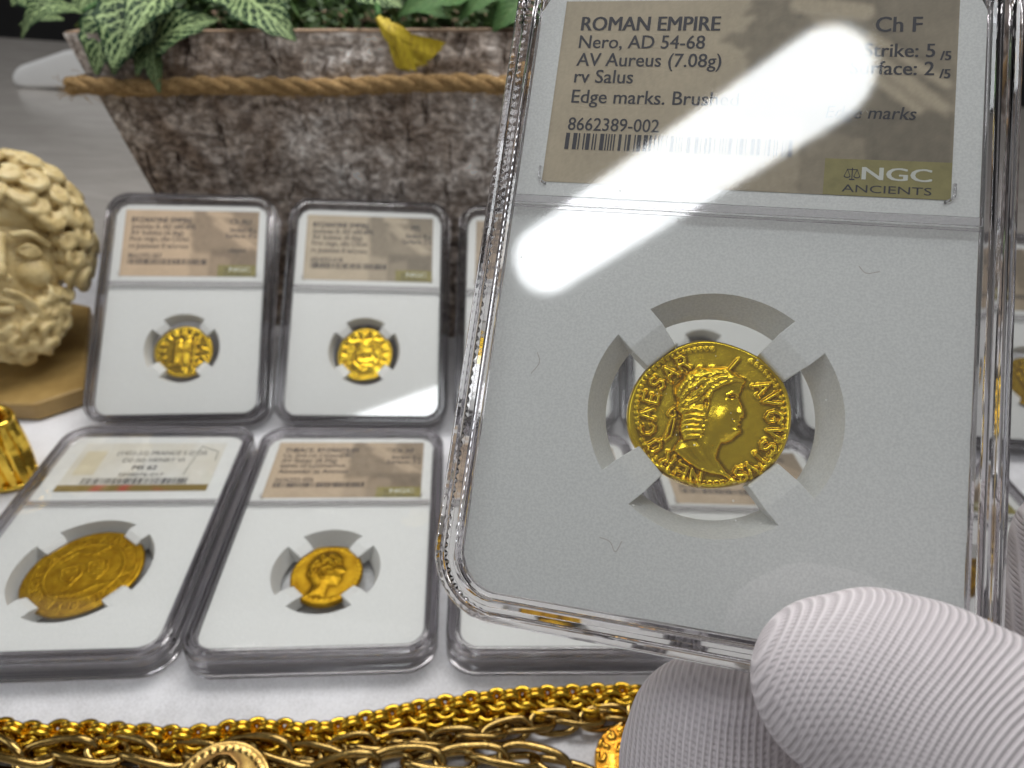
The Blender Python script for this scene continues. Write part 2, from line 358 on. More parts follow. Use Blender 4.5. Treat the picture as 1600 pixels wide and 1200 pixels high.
def coin_mesh(name, rx, ry, thick, nr, nt_, relief, wob=.02, seed=3, edge=.25, recess_gain=1.0, amp=1.0):
    rs = np.random.RandomState(seed); th = np.linspace(0, 2*np.pi, nt_, endpoint=False)
    out = 1+0*th
    for k in range(2, 8): out += wob/k*1.5*np.sin(k*th+rs.rand()*6.28)
    rr = np.linspace(0, 1, nr+1)[1:]
    RR, TT = np.meshgrid(rr, th, indexing='ij')
    X = RR*np.cos(TT)*rx*out[None, :]; Y = RR*np.sin(TT)*ry*out[None, :]
    H = relief(X, Y, RR, TT)*amp
    Hp = H; B_ = H
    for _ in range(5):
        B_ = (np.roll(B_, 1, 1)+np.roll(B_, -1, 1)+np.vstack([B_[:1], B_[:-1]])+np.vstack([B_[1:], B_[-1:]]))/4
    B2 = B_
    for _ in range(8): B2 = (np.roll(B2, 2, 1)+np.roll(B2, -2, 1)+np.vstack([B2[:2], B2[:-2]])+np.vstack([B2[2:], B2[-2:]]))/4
    recess_tone = np.clip((B2-H)/.07*recess_gain, 0, 1)*.8  # darker where the relief lies below its blurred height
    fall = np.clip((1-RR)/.035, 0, 1); H = H-edge*(1-fall)**2
    V = [(0, 0, float(relief(np.array([[0.]]), np.array([[0.]]), np.array([[0.]]), np.array([[0.]]))[0, 0])+thick/2)]
    top = np.stack([X, Y, H+thick/2], -1).reshape(-1, 3); V = np.vstack([V, top])
    F = [(0, 1+j, 1+(j+1) % nt_) for j in range(nt_)]
    for i in range(nr-1):
        for j in range(nt_):
            a = 1+i*nt_+j; b = 1+i*nt_+(j+1) % nt_; F.append((a, a+nt_, b+nt_, b))
    b0 = len(V); e = top[-nt_:].copy(); e2 = e.copy(); e2[:, :2] *= 1.012; e2[:, 2] = 0; e3 = e.copy(); e3[:, 2] = -thick/2+.15; e4 = e3.copy(); e4[:, :2] *= .96; e4[:, 2] = -thick/2
    V = np.vstack([V, e2, e3, e4, [(0, 0, -thick/2)]]); base = b0-nt_
    for k in range(3):
        for j in range(nt_):
            a = base+k*nt_+j; b = base+k*nt_+(j+1) % nt_; F.append((a, a+nt_, b+nt_, b))
    for j in range(nt_): F.append((len(V)-1, base+3*nt_+(j+1) % nt_, base+3*nt_+j))
    me = new_mesh(name, V, F, True); g = np.zeros(len(V)); g[1:1+recess_tone.size] = recess_tone.ravel()
    me.attributes.new('recess_tone', 'FLOAT', 'POINT').data.foreach_set('value', g); return me
def nero(X, Y, RR, TT):
    h = .03*smoothn(X, Y, .5, 1)+.007*smoothn(X, Y, 3.2, 2)+.08*RR**2
    P = TR_P['head']; ins = inside(X, Y, P); d = dseg(X, Y, P+[P[0]])
    prof = 1-np.exp(-np.minimum(d, 3)/.16)
    hd = np.where(ins, .34*prof+.5*(1-np.exp(-d/1.6)), .0)
    def at(k, i=0): return TR_P[k][i]
    C = TR_P['cap']; ic = inside(X, Y, C); dc = dseg(X, Y, C+[C[0]])
    hd += np.where(ic & ins, .16*(1-np.exp(-dc/.22)), 0)
    g = lambda k, sx, sy, a: a*np.exp(-((X-at(k)[0])/sx)**2-((Y-at(k)[1])/sy)**2)
    hd += np.where(ins, g('cheek', 1.1, 1.1, .26)-g('eye', .8, .36, .34)+g('nose', .42, .62, .24)+g('chin', .6, .55, .24)+g('jaw', 1.4, .8, .2)+g('ear', .5, .75, -.12)+g('neck', 1.0, 1.8, .26), 0)
    for q in TR_S['face'][:3]: hd += bumpg(dseg(X, Y, q), .16, .14)*ins
    for q in TR_S['earS']: hd += bumpg(dseg(X, Y, q), .17, .26)
    e0 = at('eye'); hd += bumpg(np.hypot(X-e0[0]-.05, Y-e0[1]+.15), .2, .2)
    hair = 0
    for q in TR_S['locks']:
        dd = dseg(X, Y, q)
        hair = np.maximum(hair, bumpg(dd, .36, .30))
    comb = .05*np.abs(np.sin((Y*3.1+1.1*np.sin(X*1.9))*1.9))*ic
    hd += (hair+comb)*np.where(ic, 1, .45)
    for q in TR_S['leaf'][:1]: hd = np.maximum(hd, flatg(dseg(X, Y, q), .17, .30))
    for q in TR_S['leaf'][1:]: hd += bumpg(dseg(X, Y, q), .36, .16)
    for q in TR_S['ribbon']: hd = np.maximum(hd, flatg(dseg(X, Y, q), .15, .22))
    for q in TR_S['neckS']: hd += bumpg(dseg(X, Y, q), .42, .12)*ins
    q = TR_S['neckS'][2]; hd = np.maximum(hd, flatg(dseg(X, Y, q), .22, .55))
    h = h+hd
    L = 0
    for ch, x, y in TR_L:
        t = math.atan2(y, x); L = np.maximum(L, letter(X, Y, ch, x, y, 1.68, t-math.pi/2, .34, .115))
    h = np.maximum(h, h+L)
    B = 0
    for k in range(76):
        t = 2*math.pi*k/76+.03
        if 1.1 < t < 1.6: continue
        r_ = 8.0+.12*math.sin(3*t); x, y = r_*math.cos(t)*1.02, r_*math.sin(t)*.965
        if math.pi*1.15 < t < math.pi*1.85: x *= 1.02; y *= 1.03
        B = np.maximum(B, bumpg(np.hypot(X-x, Y-y), .24, .26))
    h = h+B+.22*np.exp(-((RR-.965)/.025)**2)*(.7+.5*np.sin(TT*3+1))
    return h
def figures(X, Y, RR, TT, R=9.0):
    h = .05*smoothn(X, Y, .8, 5)+.03*smoothn(X, Y, 3, 6)
    for x, top in ((-1.6, 3.4), (1.3, 5.0)):
        h = np.maximum(h, flatg(dseg(X, Y, [(x, -4), (x+.1, top-1.6)]), 1.0, .55))
        h = np.maximum(h, flatg(np.hypot(X-x, Y-top), .85, .65))
        for k in range(5): h += bumpg(dseg(X, Y, [(x-1+.45*k, -4.2), (x-.6+.35*k, top-1.5)]), .14, .28)
    h = np.maximum(h, flatg(dseg(X, Y, [(3.7, -4.5), (3.7, 4.5)]), .25, .5))
    for y in (-2.5, 0, 3): h = np.maximum(h, flatg(dseg(X, Y, [(2.7, y), (4.7, y)]), .3, .45))
    h = np.maximum(h, flatg(dseg(X, Y, [(-4.5, -5), (4.5, -5)]), .25, .35))
    h += ring_text(X, Y, 'VICTORIA AVCTA', 7.1, 3.5, .38, 1.7, .32)
    for k in range(44):
        t = 2*math.pi*k/44; h += bumpg(np.hypot(X-8.5*math.cos(t), Y-8.5*math.sin(t)), .33, .3)
    return h
def facing(X, Y, RR, TT):
    h = .1*smoothn(X, Y, 1.0, 9)+.05*smoothn(X, Y, 3, 8)
    h = np.maximum(h, .8*np.exp(-((X/2.0)**4+((Y-2.2)/2.5)**4)))
    h = np.maximum(h, .6*np.exp(-((X/4.2)**4+((Y+4.2)/2.6)**4)))
    h += bumpg(dseg(X, Y, [(-4.6, 5), (4.6, 5)]), .4, .3)+bumpg(dseg(X, Y, [(0, 3), (0, 8)]), .4, .3)
    for x in (-.8, .8): h -= bumpg(np.hypot(X-x, Y-2.8), .4, .3)
    h += bumpg(dseg(X, Y, [(-2, 1), (-2.6, -2), (0, -3), (2.6, -2), (2, 1)]), .45, .35)
    h += bumpg(dseg(X, Y, [(-4, -3), (-1, -6.5)]), .4, .35)+bumpg(dseg(X, Y, [(4, -3), (1, -6.5)]), .4, .35)+bumpg(dseg(X, Y, [(-1.5, -4), (2, -4.6)]), .3, .3)
    h += ring_text(X, Y, 'IVSTINIANVS', 7.2, 3.6, .42, 1.8, .33)
    return h
def large(X, Y, RR, TT):
    h = .03*smoothn(X, Y, 1.2, 12)
    for R_, a in ((12.2, .25), (9.3, .22), (9.0, .2)): h += bumpg(np.abs(np.hypot(X, Y)-R_), .14, a)
    h += ring_text(X, Y, 'HENRICVS DEI GRA FRANCORVM X AGLIE REX', 10.8, 4.0, .163, 1.7, .2)
    def shield(cx): return [(cx-2.3, 2.6), (cx+2.3, 2.6), (cx+2.2, -1), (cx, -3.6), (cx-2.2, -1), (cx-2.3, 2.6)]
    for cx in (-3, 3): h += bumpg(dseg(X, Y, shield(cx)), .2, .25)
    h += bumpg(dseg(X, Y, [(3, 2.6), (3, -3.4)]), .14, .2)+bumpg(dseg(X, Y, [(.8, 0), (5.2, 0)]), .14, .2)
    for x, y in ((-4, 1.3), (-2, 1.3), (-3, -1.4), (2, 1.4), (4, 1.4), (2.2, -1.4), (3.8, -1.4)): h += bumpg(np.hypot(X-x, Y-y), .5, .22)
    for q in ([(-6, 5.5), (-2, 7.5), (2, 5.2), (6, 7)], [(-6, -6), (-1, -7), (3, -5.6), (6, -6.4)]): h += bumpg(dseg(X, Y, q), .5, .2)*(1+.4*np.sin(X*5))
    for k in range(70):
        t = 2*math.pi*k/70; h += bumpg(np.hypot(X-9.15*math.cos(t), Y-9.15*math.sin(t)), .2, .15)
    return h
def horned(X, Y, RR, TT):
    h = .05*smoothn(X, Y, .7, 15)
    head = [(1.8, 7), (3.6, 4.8), (3.6, 3), (5.2, .4), (4.2, -.6), (4.3, -2.0), (3.4, -4.2), (1.2, -4.4), (.5, -7.6), (-4, -7.4), (-3, -4), (-4.8, -1), (-5, 3), (-3, 6), (0, 7.4)]
    ins = inside(X, Y, head); d = dseg(X, Y, head+[head[0]])
    h += np.where(ins, .9*(1-np.exp(-d/1.2)), 0)
    h += np.exp(-((X-2)/1.5)**2-((Y+1.8)/1.6)**2)*.35-np.exp(-((X-2.6)/.9)**2-((Y-2.3)/.5)**2)*.4
    for k in range(15):
        t = k*.8; r_ = 2.2+.17*k; c = (-1.6+r_*math.cos(t), 2.6+r_*.85*math.sin(t))
        h += bumpg(np.abs(np.hypot(X-c[0], Y-c[1])-.6), .22, .35)*ins
    h += bumpg(dseg(X, Y, [(-1.5, 1), (.4, 1.8), (.8, 3.6), (-.6, 4.3), (-1.4, 3.2)]), .38, .5)
    for k in range(36):
        t = 2*math.pi*k/36; h += bumpg(np.hypot(X-8.4*math.cos(t), Y-8.4*math.sin(t)), .33, .25)
    return h

# ------------------------------------------------------------------ the plastic cases
W_, L_ = 59.3, 86.0
def rrect(w_, l_, R, nc, ns):
    """outline points with outward normals, counter-clockwise"""
    P = []
    cs = [(w_/2-R, l_/2-R, 0), (-w_/2+R, l_/2-R, 1), (-w_/2+R, -l_/2+R, 2), (w_/2-R, -l_/2+R, 3)]
    for q, (cx, cy, k) in enumerate(cs):
        for i in range(nc+1):
            a = math.pi/2*(k+i/nc); P.append((cx+R*math.cos(a), cy+R*math.sin(a), math.cos(a), math.sin(a)))
        nx = cs[(q+1) % 4]; a = math.pi/2*(k+1)
        p0 = (cx+R*math.cos(a), cy+R*math.sin(a)); p1 = (nx[0]+R*math.cos(a), nx[1]+R*math.sin(a))
        m_ = ns if k % 2 == 0 else int(ns*l_/w_)
        for i in range(1, m_): t = i/m_; P.append((p0[0]+(p1[0]-p0[0])*t, p0[1]+(p1[1]-p0[1])*t, math.cos(a), math.sin(a)))
    return P
def frame_mesh(fine):
    path = rrect(W_, L_, 8, 48 if fine else 16, 170 if fine else 14)
    prof = [(0, -3.5, 1), (0, -2.6, 0), (.16, -2.45, 0), (0, -2.3, 0), (0, -1.5, 0), (.16, -1.35, 0), (0, -1.2, 0), (0, -.45, 0), (.45, -.25, 0), (.45, .25, 0), (0, .45, 0), (0, .95, 0), (.16, 1.1, 0), (0, 1.25, 0), (0, 1.8, 0), (.16, 1.95, 0), (0, 2.1, 0), (0, 2.6, 0), (.35, 3.1, 2), (.55, 3.8, 0), (1.0, 4.0, 0), (1.35, 3.95, 0), (1.5, 3.55, 0),
            (1.95, 3.55, 0), (2.1, 3.95, 0), (2.55, 4.0, 0), (2.75, 3.5, 0), (2.95, 3.2, 3), (3.3, 3.15, 0), (3.3, 1.2, 0), (3.3, -3.15, 0), (2.9, -3.3, 0), (2.7, -4.0, 0), (1.2, -4.05, 0), (.35, -3.95, 1)]
    n = len(prof); V = []; F = []
    for i, (x, y, nx, ny) in enumerate(path):
        for (d, z, k) in prof:
            if fine and k == 1: d += .11*(1 if (i//2) % 2 else -1)*max(0, -nx)**.5
            if fine and k == 3 and i % 2: d += .10*max(0, -nx)**.5; z -= .05*max(0, -nx)
            V.append((x-nx*d, y-ny*d, z))
    m_ = len(path)
    for i in range(m_):
        for j in range(n):
            a = i*n+j; b = i*n+(j+1) % n; c = ((i+1) % m_)*n+(j+1) % n; d = ((i+1) % m_)*n+j
            F.append((a, d, c, b))
    return new_mesh('case_frame', V, F, True, 28)
def sheet_mesh(name, inset, z, R):
    P = rrect(W_-2*inset, L_-2*inset, R, 10, 2)
    return new_mesh(name, [(x, y, z) for x, y, _, _ in P], [tuple(range(len(P)))], False)
CY = -16.1
def insert_mesh(Rt, Rb, cx, cy, nseg=144, zt=2.0, zb=-2.6):
    hw, ht, hb = 26.25, 38.7, -39.6; rc = 4.6; V = []; F = []
    rings = [[], [], [], [], []]
    for i in range(nseg):
        a = 2*math.pi*i/nseg; dx, dy = math.cos(a), math.sin(a)
        # ray to rounded rectangle
        lo, hi = 10, 80
        def sdf(x, y):
            mx, my = 0, (ht+hb)/2; qx = abs(x-mx)-(hw-rc); qy = abs(y-my)-((ht-hb)/2-rc)
            return math.hypot(max(qx, 0), max(qy, 0))+min(max(qx, qy), 0)-rc
        for _ in range(26):
            md = (lo+hi)/2
            if sdf(cx+dx*md, cy+dy*md) > 0: hi = md
            else: lo = md
        rings[0].append((cx+dx*lo, cy+dy*lo, zb)); rings[1].append((cx+dx*lo, cy+dy*lo, zt))
        rings[2].append((cx+dx*Rt, cy+dy*Rt, zt)); rings[3].append((cx+dx*Rb, cy+dy*Rb, zb)); rings[4].append((cx+dx*lo, cy+dy*lo, zb))
    for r_ in rings: V += r_
    for k in range(4):
        for i in range(nseg):
            a = k*nseg+i; b = k*nseg+(i+1) % nseg; F.append((a, b, b+nseg, a+nseg))
    return V, F
def prong_mesh(Rt, tip, hw=2.42, zt=2.0, zb=-2.6, ztip=1.15, Rs=11.6):
    """a finger from the ring wall that slopes down to the coin's rim; built along +x from the hole's centre"""
    V = []; F = []
    b = Rt+.05
    xs = [(b, zt), (Rs, zt), (tip+.25, ztip+.12), (tip, ztip-.1), (tip, zb), (b, zb)]
    c = .35
    for s in (-1, 1):
        for x, z in xs: V.append((x, s*(hw-(c if x <= tip+.3 else 0)), z))
    n = len(xs)
    for i in range(n): F.append((i, (i+1) % n, n+(i+1) % n, n+i))
    F.append(tuple(range(n))[::-1]); F.append(tuple(range(n, 2*n)))
    me = new_mesh('prong', V, F, False)
    bm = bmesh.new(); bm.from_mesh(me)
    bmesh.ops.recalc_face_normals(bm, faces=bm.faces[:])
    bmesh.ops.bevel(bm, geom=bm.edges[:], offset=.012, segments=2, affect='EDGES', profile=.5)
    bm.to_mesh(me); bm.free(); return me
FRAME_FINE = frame_mesh(True); FRAME = frame_mesh(False)
WIN = sheet_mesh('front_window', 3.32, 3.0, 4.6); WINB = sheet_mesh('back_window', 3.32, -3.0, 4.6)

def text_piece(mb, s, x, y, width=None, cap=2.0, z=2.12, bold=0, shear=0, align='LEFT'):
    cu = bpy.data.curves.new('t', 'FONT'); cu.body = s; cu.size = 1; cu.resolution_u = 3
    cu.shear = shear
    o = bpy.data.objects.new('t', cu); COL.objects.link(o)
    dg = bpy.context.evaluated_depsgraph_get(); dg.update()
    me = bpy.data.meshes.new_from_object(o.evaluated_get(dg))
    V = np.array([v.co[:] for v in me.vertices]); F = [tuple(p.vertices) for p in me.polygons]
    bpy.data.objects.remove(o); bpy.data.curves.remove(cu); bpy.data.meshes.remove(me)
    x0, x1 = V[:, 0].min(), V[:, 0].max(); capn = .70
    sy = cap/capn; sx = width/(x1-x0) if width else sy*.93
    X = (V[:, 0]-x0)*sx; wd = (x1-x0)*sx
    if align == 'RIGHT': X -= wd
    if align == 'CENTER': X -= wd/2
    for q_ in ((0,) if bold <= 0 else (-1, 0, 1)):
        mb.add([(x+a+q_*bold*5, y+b*sy, z+q_*.004) for a, b in zip(X, V[:, 1])], F)
def barcode(mb, x0, x1, y0, y1, seed, z=2.12):
    rs = random.Random(seed); x = x0
    while x < x1-.3:
        w1 = rs.choice((.17, .17, .34, .5)); 
        mb.add([(x, y0, z), (x+w1, y0, z), (x+w1, y1, z), (x, y1, z)], [(0, 1, 2, 3)])
        x += w1+rs.choice((.17, .17, .3, .45))
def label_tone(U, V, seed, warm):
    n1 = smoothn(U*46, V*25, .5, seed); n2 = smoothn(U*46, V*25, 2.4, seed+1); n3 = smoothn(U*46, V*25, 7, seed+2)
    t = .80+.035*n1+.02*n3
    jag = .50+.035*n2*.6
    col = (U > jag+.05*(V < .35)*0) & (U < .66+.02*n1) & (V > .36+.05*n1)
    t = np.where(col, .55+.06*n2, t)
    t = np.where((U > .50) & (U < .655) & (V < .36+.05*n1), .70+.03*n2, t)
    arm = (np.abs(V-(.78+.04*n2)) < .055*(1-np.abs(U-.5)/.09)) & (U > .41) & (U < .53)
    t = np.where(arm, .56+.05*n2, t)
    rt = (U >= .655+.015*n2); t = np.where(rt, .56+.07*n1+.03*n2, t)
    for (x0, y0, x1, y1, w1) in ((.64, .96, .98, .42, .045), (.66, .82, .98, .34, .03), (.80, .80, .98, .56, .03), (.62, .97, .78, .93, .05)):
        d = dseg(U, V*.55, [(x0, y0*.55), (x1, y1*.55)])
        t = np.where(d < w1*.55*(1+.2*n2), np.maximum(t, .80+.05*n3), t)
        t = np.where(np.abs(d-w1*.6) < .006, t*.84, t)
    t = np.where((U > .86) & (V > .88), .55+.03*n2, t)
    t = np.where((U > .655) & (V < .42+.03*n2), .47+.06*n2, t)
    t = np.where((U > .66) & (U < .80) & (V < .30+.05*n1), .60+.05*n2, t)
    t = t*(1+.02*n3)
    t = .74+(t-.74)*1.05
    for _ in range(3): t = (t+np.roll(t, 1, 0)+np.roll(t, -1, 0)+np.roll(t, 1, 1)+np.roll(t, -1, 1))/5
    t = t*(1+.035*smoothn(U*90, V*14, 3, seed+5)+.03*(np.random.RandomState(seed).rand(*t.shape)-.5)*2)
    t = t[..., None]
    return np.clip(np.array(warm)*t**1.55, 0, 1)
def label_obj(parent, x0, x1, y0, y1, warm, seed, z=2.07, n=(190, 104)):
    nx, ny = n; u = np.linspace(0, 1, nx+1); v = np.linspace(0, 1, ny+1)
    Uu, Vv = np.meshgrid(u, v); P = np.stack([x0+Uu*(x1-x0), y0+Vv*(y1-y0), 0*Uu+z], -1).reshape(-1, 3)
    F = [(j*(nx+1)+i, j*(nx+1)+i+1, (j+1)*(nx+1)+i+1, (j+1)*(nx+1)+i) for j in range(ny) for i in range(nx)]
    me = new_mesh('label', P, F, False)
    C = label_tone(Uu, Vv, seed, warm).reshape(-1, 3); C = np.hstack([C, np.ones((len(C), 1))])
    a = me.color_attributes.new('print', 'FLOAT_COLOR', 'POINT'); a.data.foreach_set('color', C.ravel())
    return link('label', me, M['label'], parent)
def label_mat():
    m, nt, bs, o = mat_new('printed_paper'); a = N_(nt, 'ShaderNodeAttribute'); a.attribute_name = 'print'
    nt.links.new(a.outputs['Color'], bs.inputs['Base Color']); bs.inputs['Roughness'].default_value = .65
    bump(nt, bs, noise_tex(nt, 90, 3, .6, coords(nt)), .2, .002); return m
M['label'] = label_mat()
def scales_emblem(mb, x, y, r, z=2.13):
    def ln(a, b, w_=.1):
        a = Vector((*a, z)); b = Vector((*b, z)); d = (b-a).normalized(); p = Vector((-d.y, d.x, 0))*w_/2
        mb.add([a-p, b-p, b+p, a+p], [(0, 1, 2, 3)])
    ln((x, y-r), (x, y+r)); ln((x-r*.8, y+r*.7), (x+r*.8, y+r*.7)); ln((x-r*.4, y-r), (x+r*.4, y-r), .16)
    for s in (-1, 1):
        cx = x+s*r*.72
        ln((cx, y+r*.7), (cx-r*.42, y-r*.4), .07); ln((cx, y+r*.7), (cx+r*.42, y-r*.4), .07)
        for k in range(6):
            a0 = math.pi*(1+k/6); a1 = math.pi*(1+(k+1)/6)
            ln((cx+r*.45*math.cos(a0), y-r*.4+r*.3*math.sin(a0)), (cx+r*.45*math.cos(a1), y-r*.4+r*.3*math.sin(a1)), .13)
INSERTS = {}; GU_ = 'coin cases leaning in the upper row'
def make_case(name, label, mat4, lines, fine=False, big=False, group=None, style='ancient', seed=1, warm=(.66, .49, .34)):
    root = empty(name); root.matrix_world = mat4
    tag(root, label, 'coin case', group)
    link('case_frame', FRAME_FINE if fine else FRAME, M['case'] if fine else M['case_far'], root)
    link('front_window', WIN, M['window'], root); link('back_window', WINB, M['window_back'], root)
    key = 'big' if big else ('small' if group == GU_ else 'std')
    if key not in INSERTS:
        Rt, Rb = (16.6, 15.2) if big else ((12.5, 11.3) if key == 'small' else (14.0, 12.1)); tip = 12.4 if big else 8.65
        cx, cy = (-.6, -15.0) if big else (0, CY)
        V, F = insert_mesh(Rt, Rb, cx, cy)
        me = new_mesh('insert', V, F, True, 30)
        pm = prong_mesh(Rt, tip, Rs=Rt-(2.4 if key != 'small' else 1.4), hw=3.0 if big else 2.42)
        INSERTS[key] = (me, pm, cx, cy)
    me, pm, cx, cy = INSERTS[key]
    ins = link('insert', me, M['insert'], root)
    for k in range(4):
        a = math.pi/4+k*math.pi/2+(.14 if big else 0)
        link('prong', pm, M['insert'], ins, (cx, cy, 0), (0, 0, a))
    mb = MB(); mb.box((0, 7.8, 3.22), (52.0, .95, .34)); mb.box((0, 6.9, 3.15), (52.0, .3, .16)); dv = mb.build('divider', M['case'] if fine else M['case_far'], root, False)
    def wr(*a_, nm='text_line', m_='ink', **k_):
        q = MB(); text_piece(q, *a_, **k_); return q.build(nm, M[m_], lb, False)
    if style == 'ancient':
        lb = label_obj(root, -23.2, 23.3, 10.7, 35.9 if fine else 36.6, warm, seed, n=(190, 104) if fine else (93, 52))
        mb = MB(); mb.add([(9.9, 10.72, 2.095), (23.28, 10.72, 2.095), (23.28, 15.2, 2.095), (9.9, 15.2, 2.095)], [(0, 1, 2, 3)]); mb.build('olive_panel', M['olive'], lb, False)
        L = lines
        wr(L[0], -20.8, 31.65, L[6], 2.0, bold=.014)
        for s, y, w1 in zip(L[1:5], (29.15, 26.65, 24.3, 21.5), L[7:11]): wr(s, -20.8, y, w1, 1.85, bold=.006)
        wr(L[5], -20.8, 17.75, 11.3, 1.75, bold=.004)
        bc = MB(); barcode(bc, -20.9, 6.4, 15.15, 17.35, seed); tag(bc.build('barcode', M['ink'], lb, False), kind='stuff')
        R_ = L[11]
        wr(R_[0], 16.9, 31.5, None, 2.0, bold=.01, align='CENTER')
        if len(R_) > 1: wr(R_[1], 20.9, 28.25, None, 1.75, bold=.008, align='RIGHT'); wr(R_[2], 22.6, 27.9, None, 1.15, bold=.01, align='RIGHT')
        if len(R_) > 3: wr(R_[3], 20.9, 25.95, None, 1.75, bold=.008, align='RIGHT'); wr(R_[4], 22.6, 25.6, None, 1.15, bold=.01, align='RIGHT')
        if len(R_) > 5: wr(R_[5], 19.3, 20.3, None, 1.6, bold=.004, shear=.18, align='RIGHT')
        wr('ANCIENTS', 11.9, 11.15, 9.4, .92, bold=.0)
        em = MB(); scales_emblem(em, 12.9, 13.4, .72); em.build('scales_emblem', M['ink'], lb, False)
        wr('NGC', 14.0, 12.75, 7.2, 1.55, bold=.015, m_='pale_print')
        for s in (-1, 1):
            mb = MB(); mb.tube(spline([(s*23.6, 12.6, 2.25), (s*23.5, 11.0, 2.35), (s*22.6, 10.3, 2.25)], 4), .16, 6); mb.build('label_clip', M['case'], lb)
    else:
        mb = MB(); mb.add([(-21.5, 13.2, 2.06), (21.3, 13.2, 2.06), (21.3, 35.5, 2.06), (-21.5, 35.5, 2.06)], [(0, 1, 2, 3)]); lb = mb.build('label', M['cream_paper'], root, False)
        mb = MB(); mb.add([(-21.5, 13.2, 2.09), (21.3, 13.2, 2.09), (21.3, 16.0, 2.09), (-21.5, 16.0, 2.09)], [(0, 1, 2, 3)]); mb.build('stripe', M['stripe'], lb, False)
        mb = MB(); mb.add([(-19.5, 20.5, 2.09), (-13.5, 20.5, 2.09), (-13.5, 31.5, 2.09), (-19.5, 31.5, 2.09)], [(0, 1, 2, 3)]); mb.build('pale_seal', M['seal'], lb, False)
        wr('(1422-53) FRANCE S D\'OR', 3.2, 29.6, 27, 1.9, bold=.0, align='CENTER')
        wr('DE-S0) HENRY VI', 1.6, 26.2, 18, 1.9, bold=.0, align='CENTER')
        wr('MS 62', .2, 22.7, 7, 2.0, bold=.015, align='CENTER')
        wr('3898076-017', .2, 19.7, 13, 1.5, bold=.0, align='CENTER')
        bc = MB(); barcode(bc, -15.5, 15, 16.3, 18.9, 5); tag(bc.build('barcode', M['ink'], lb, False), kind='stuff')
        e = MB(); e.tube([(12.5, 20.3, 2.15), (14.0, 33.6, 2.15), (19.8, 31.2, 2.15), (19.8, 27.0, 2.15)], .16, 5); e.build('emblem_outline', M['faint_print'], lb, False)
    return root
M['cream_paper'] = noisy('cream_paper', [(.4, (.64, .61, .54)), (.65, (.70, .69, .66))], .6, .65, 0, .05)
M['seal'] = flat('seal_print', (.62, .56, .42), .6)
M['faint_print'] = flat('faint_print', (.35, .36, .33), .6)
M['stripe'] = noisy('stripe_print', [(.44, (.22, .15, .035)), (.50, (.42, .07, .05)), (.56, (.22, .15, .035))], .55, .6, 0, 0, detail=1)

def case_matrix(x, y, yaw, tilt):
    """centre of a case whose lower back edge touches the table at (x, y)"""
    R = Matrix.Rotation(yaw, 3, 'Z') @ Matrix.Rotation(tilt, 3, 'X')
    c = Vector((x, y, 0.15)) + R @ Vector((0, L_/2, 4.05))
    m = R.to_4x4(); m.translation = c*S; return m
def place_coin(root, me, label, cat='coin', at_=(0, CY, 0), rot=0, mat=None, group=None, name='gold_coin', tilt=0):
    o = link(name, me, mat or M['gold_coin'])
    lm = Matrix.Translation(Vector(at_)*S) @ Matrix.Rotation(rot, 4, 'Z') @ Matrix.Rotation(tilt, 4, 'X')
    o.matrix_world = root.matrix_world @ lm
    return tag(o, label, cat, group)
D2 = math.radians
HELD = Matrix(((0.97873, 0.07106, -0.19244), (-0.19049, 0.66288, -0.72409), (0.07611, 0.74534, 0.66232))).to_4x4()
HELD.translation = Vector((24.32, 72.87, 112.77))*S
J = lambda a, b, c, d, e, f, ws, R_: [a, b, c, d, e, f]+ws+[R_]
held = make_case('held_coin_case', 'large clear case held in the foreground by the gloved hand, label headed ROMAN EMPIRE', HELD,
    J('ROMAN EMPIRE', 'Nero, AD 54-68', 'AV Aureus (7.08g)', 'rv Salus', 'Edge marks. Brushed', '8662389-002', [17.3, 15.7, 17.9, 7.4, 20.4],
      ['Ch F', 'Strike: 5', '/5', 'Surface: 2', '/5', 'Edge marks']), fine=True, seed=11, warm=(.68, .57, .41))
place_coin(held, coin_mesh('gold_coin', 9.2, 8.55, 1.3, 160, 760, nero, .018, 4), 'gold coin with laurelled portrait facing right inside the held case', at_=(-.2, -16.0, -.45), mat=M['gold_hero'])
m_fig = coin_mesh('gold_coin', 9.5, 9.3, 1.0, 60, 220, figures, .02, 5, amp=.55)
m_fac = coin_mesh('gold_coin', 9.8, 9.5, 1.0, 60, 220, facing, .02, 6, amp=.55)
m_big = coin_mesh('gold_coin', 13.9, 13.6, 1.0, 90, 320, large, .015, 7, amp=.35)
m_hor = coin_mesh('gold_coin', 9.3, 9.6, 2.0, 70, 240, horned, .02, 8, amp=.7)
BYZ = lambda n_, g, w_: J('BYZANTINE EMPIRE', 'Justinian II, AD 685-695', 'AV Solidus (4.36g)', 'First reign, obv Christ', 'rv Justinian II w/cross', n_, [20.5, 22, 18, 20, 20], g)
GU = 'coin cases leaning in the upper row'; GL = 'coin cases lying in the lower row'; TU = D2(41.93)
up = [(-113.0, 176.2, 8.3), (-51.6, 182.4, 5.8), (9.6, 187.5, 4.4), (70.8, 191.0, 3.2), (132, 193.6, 2.6), (193.5, 195.5, 2.0)]
lo_ = [(-103.0, 82.0, 6.4), (-42.5, 87.8, 6.1), (18.4, 92.5, 4.6), (79.2, 96.5, 3.4), (140.2, 99.4, 2.6)]
GC = 'coins in the row cases'
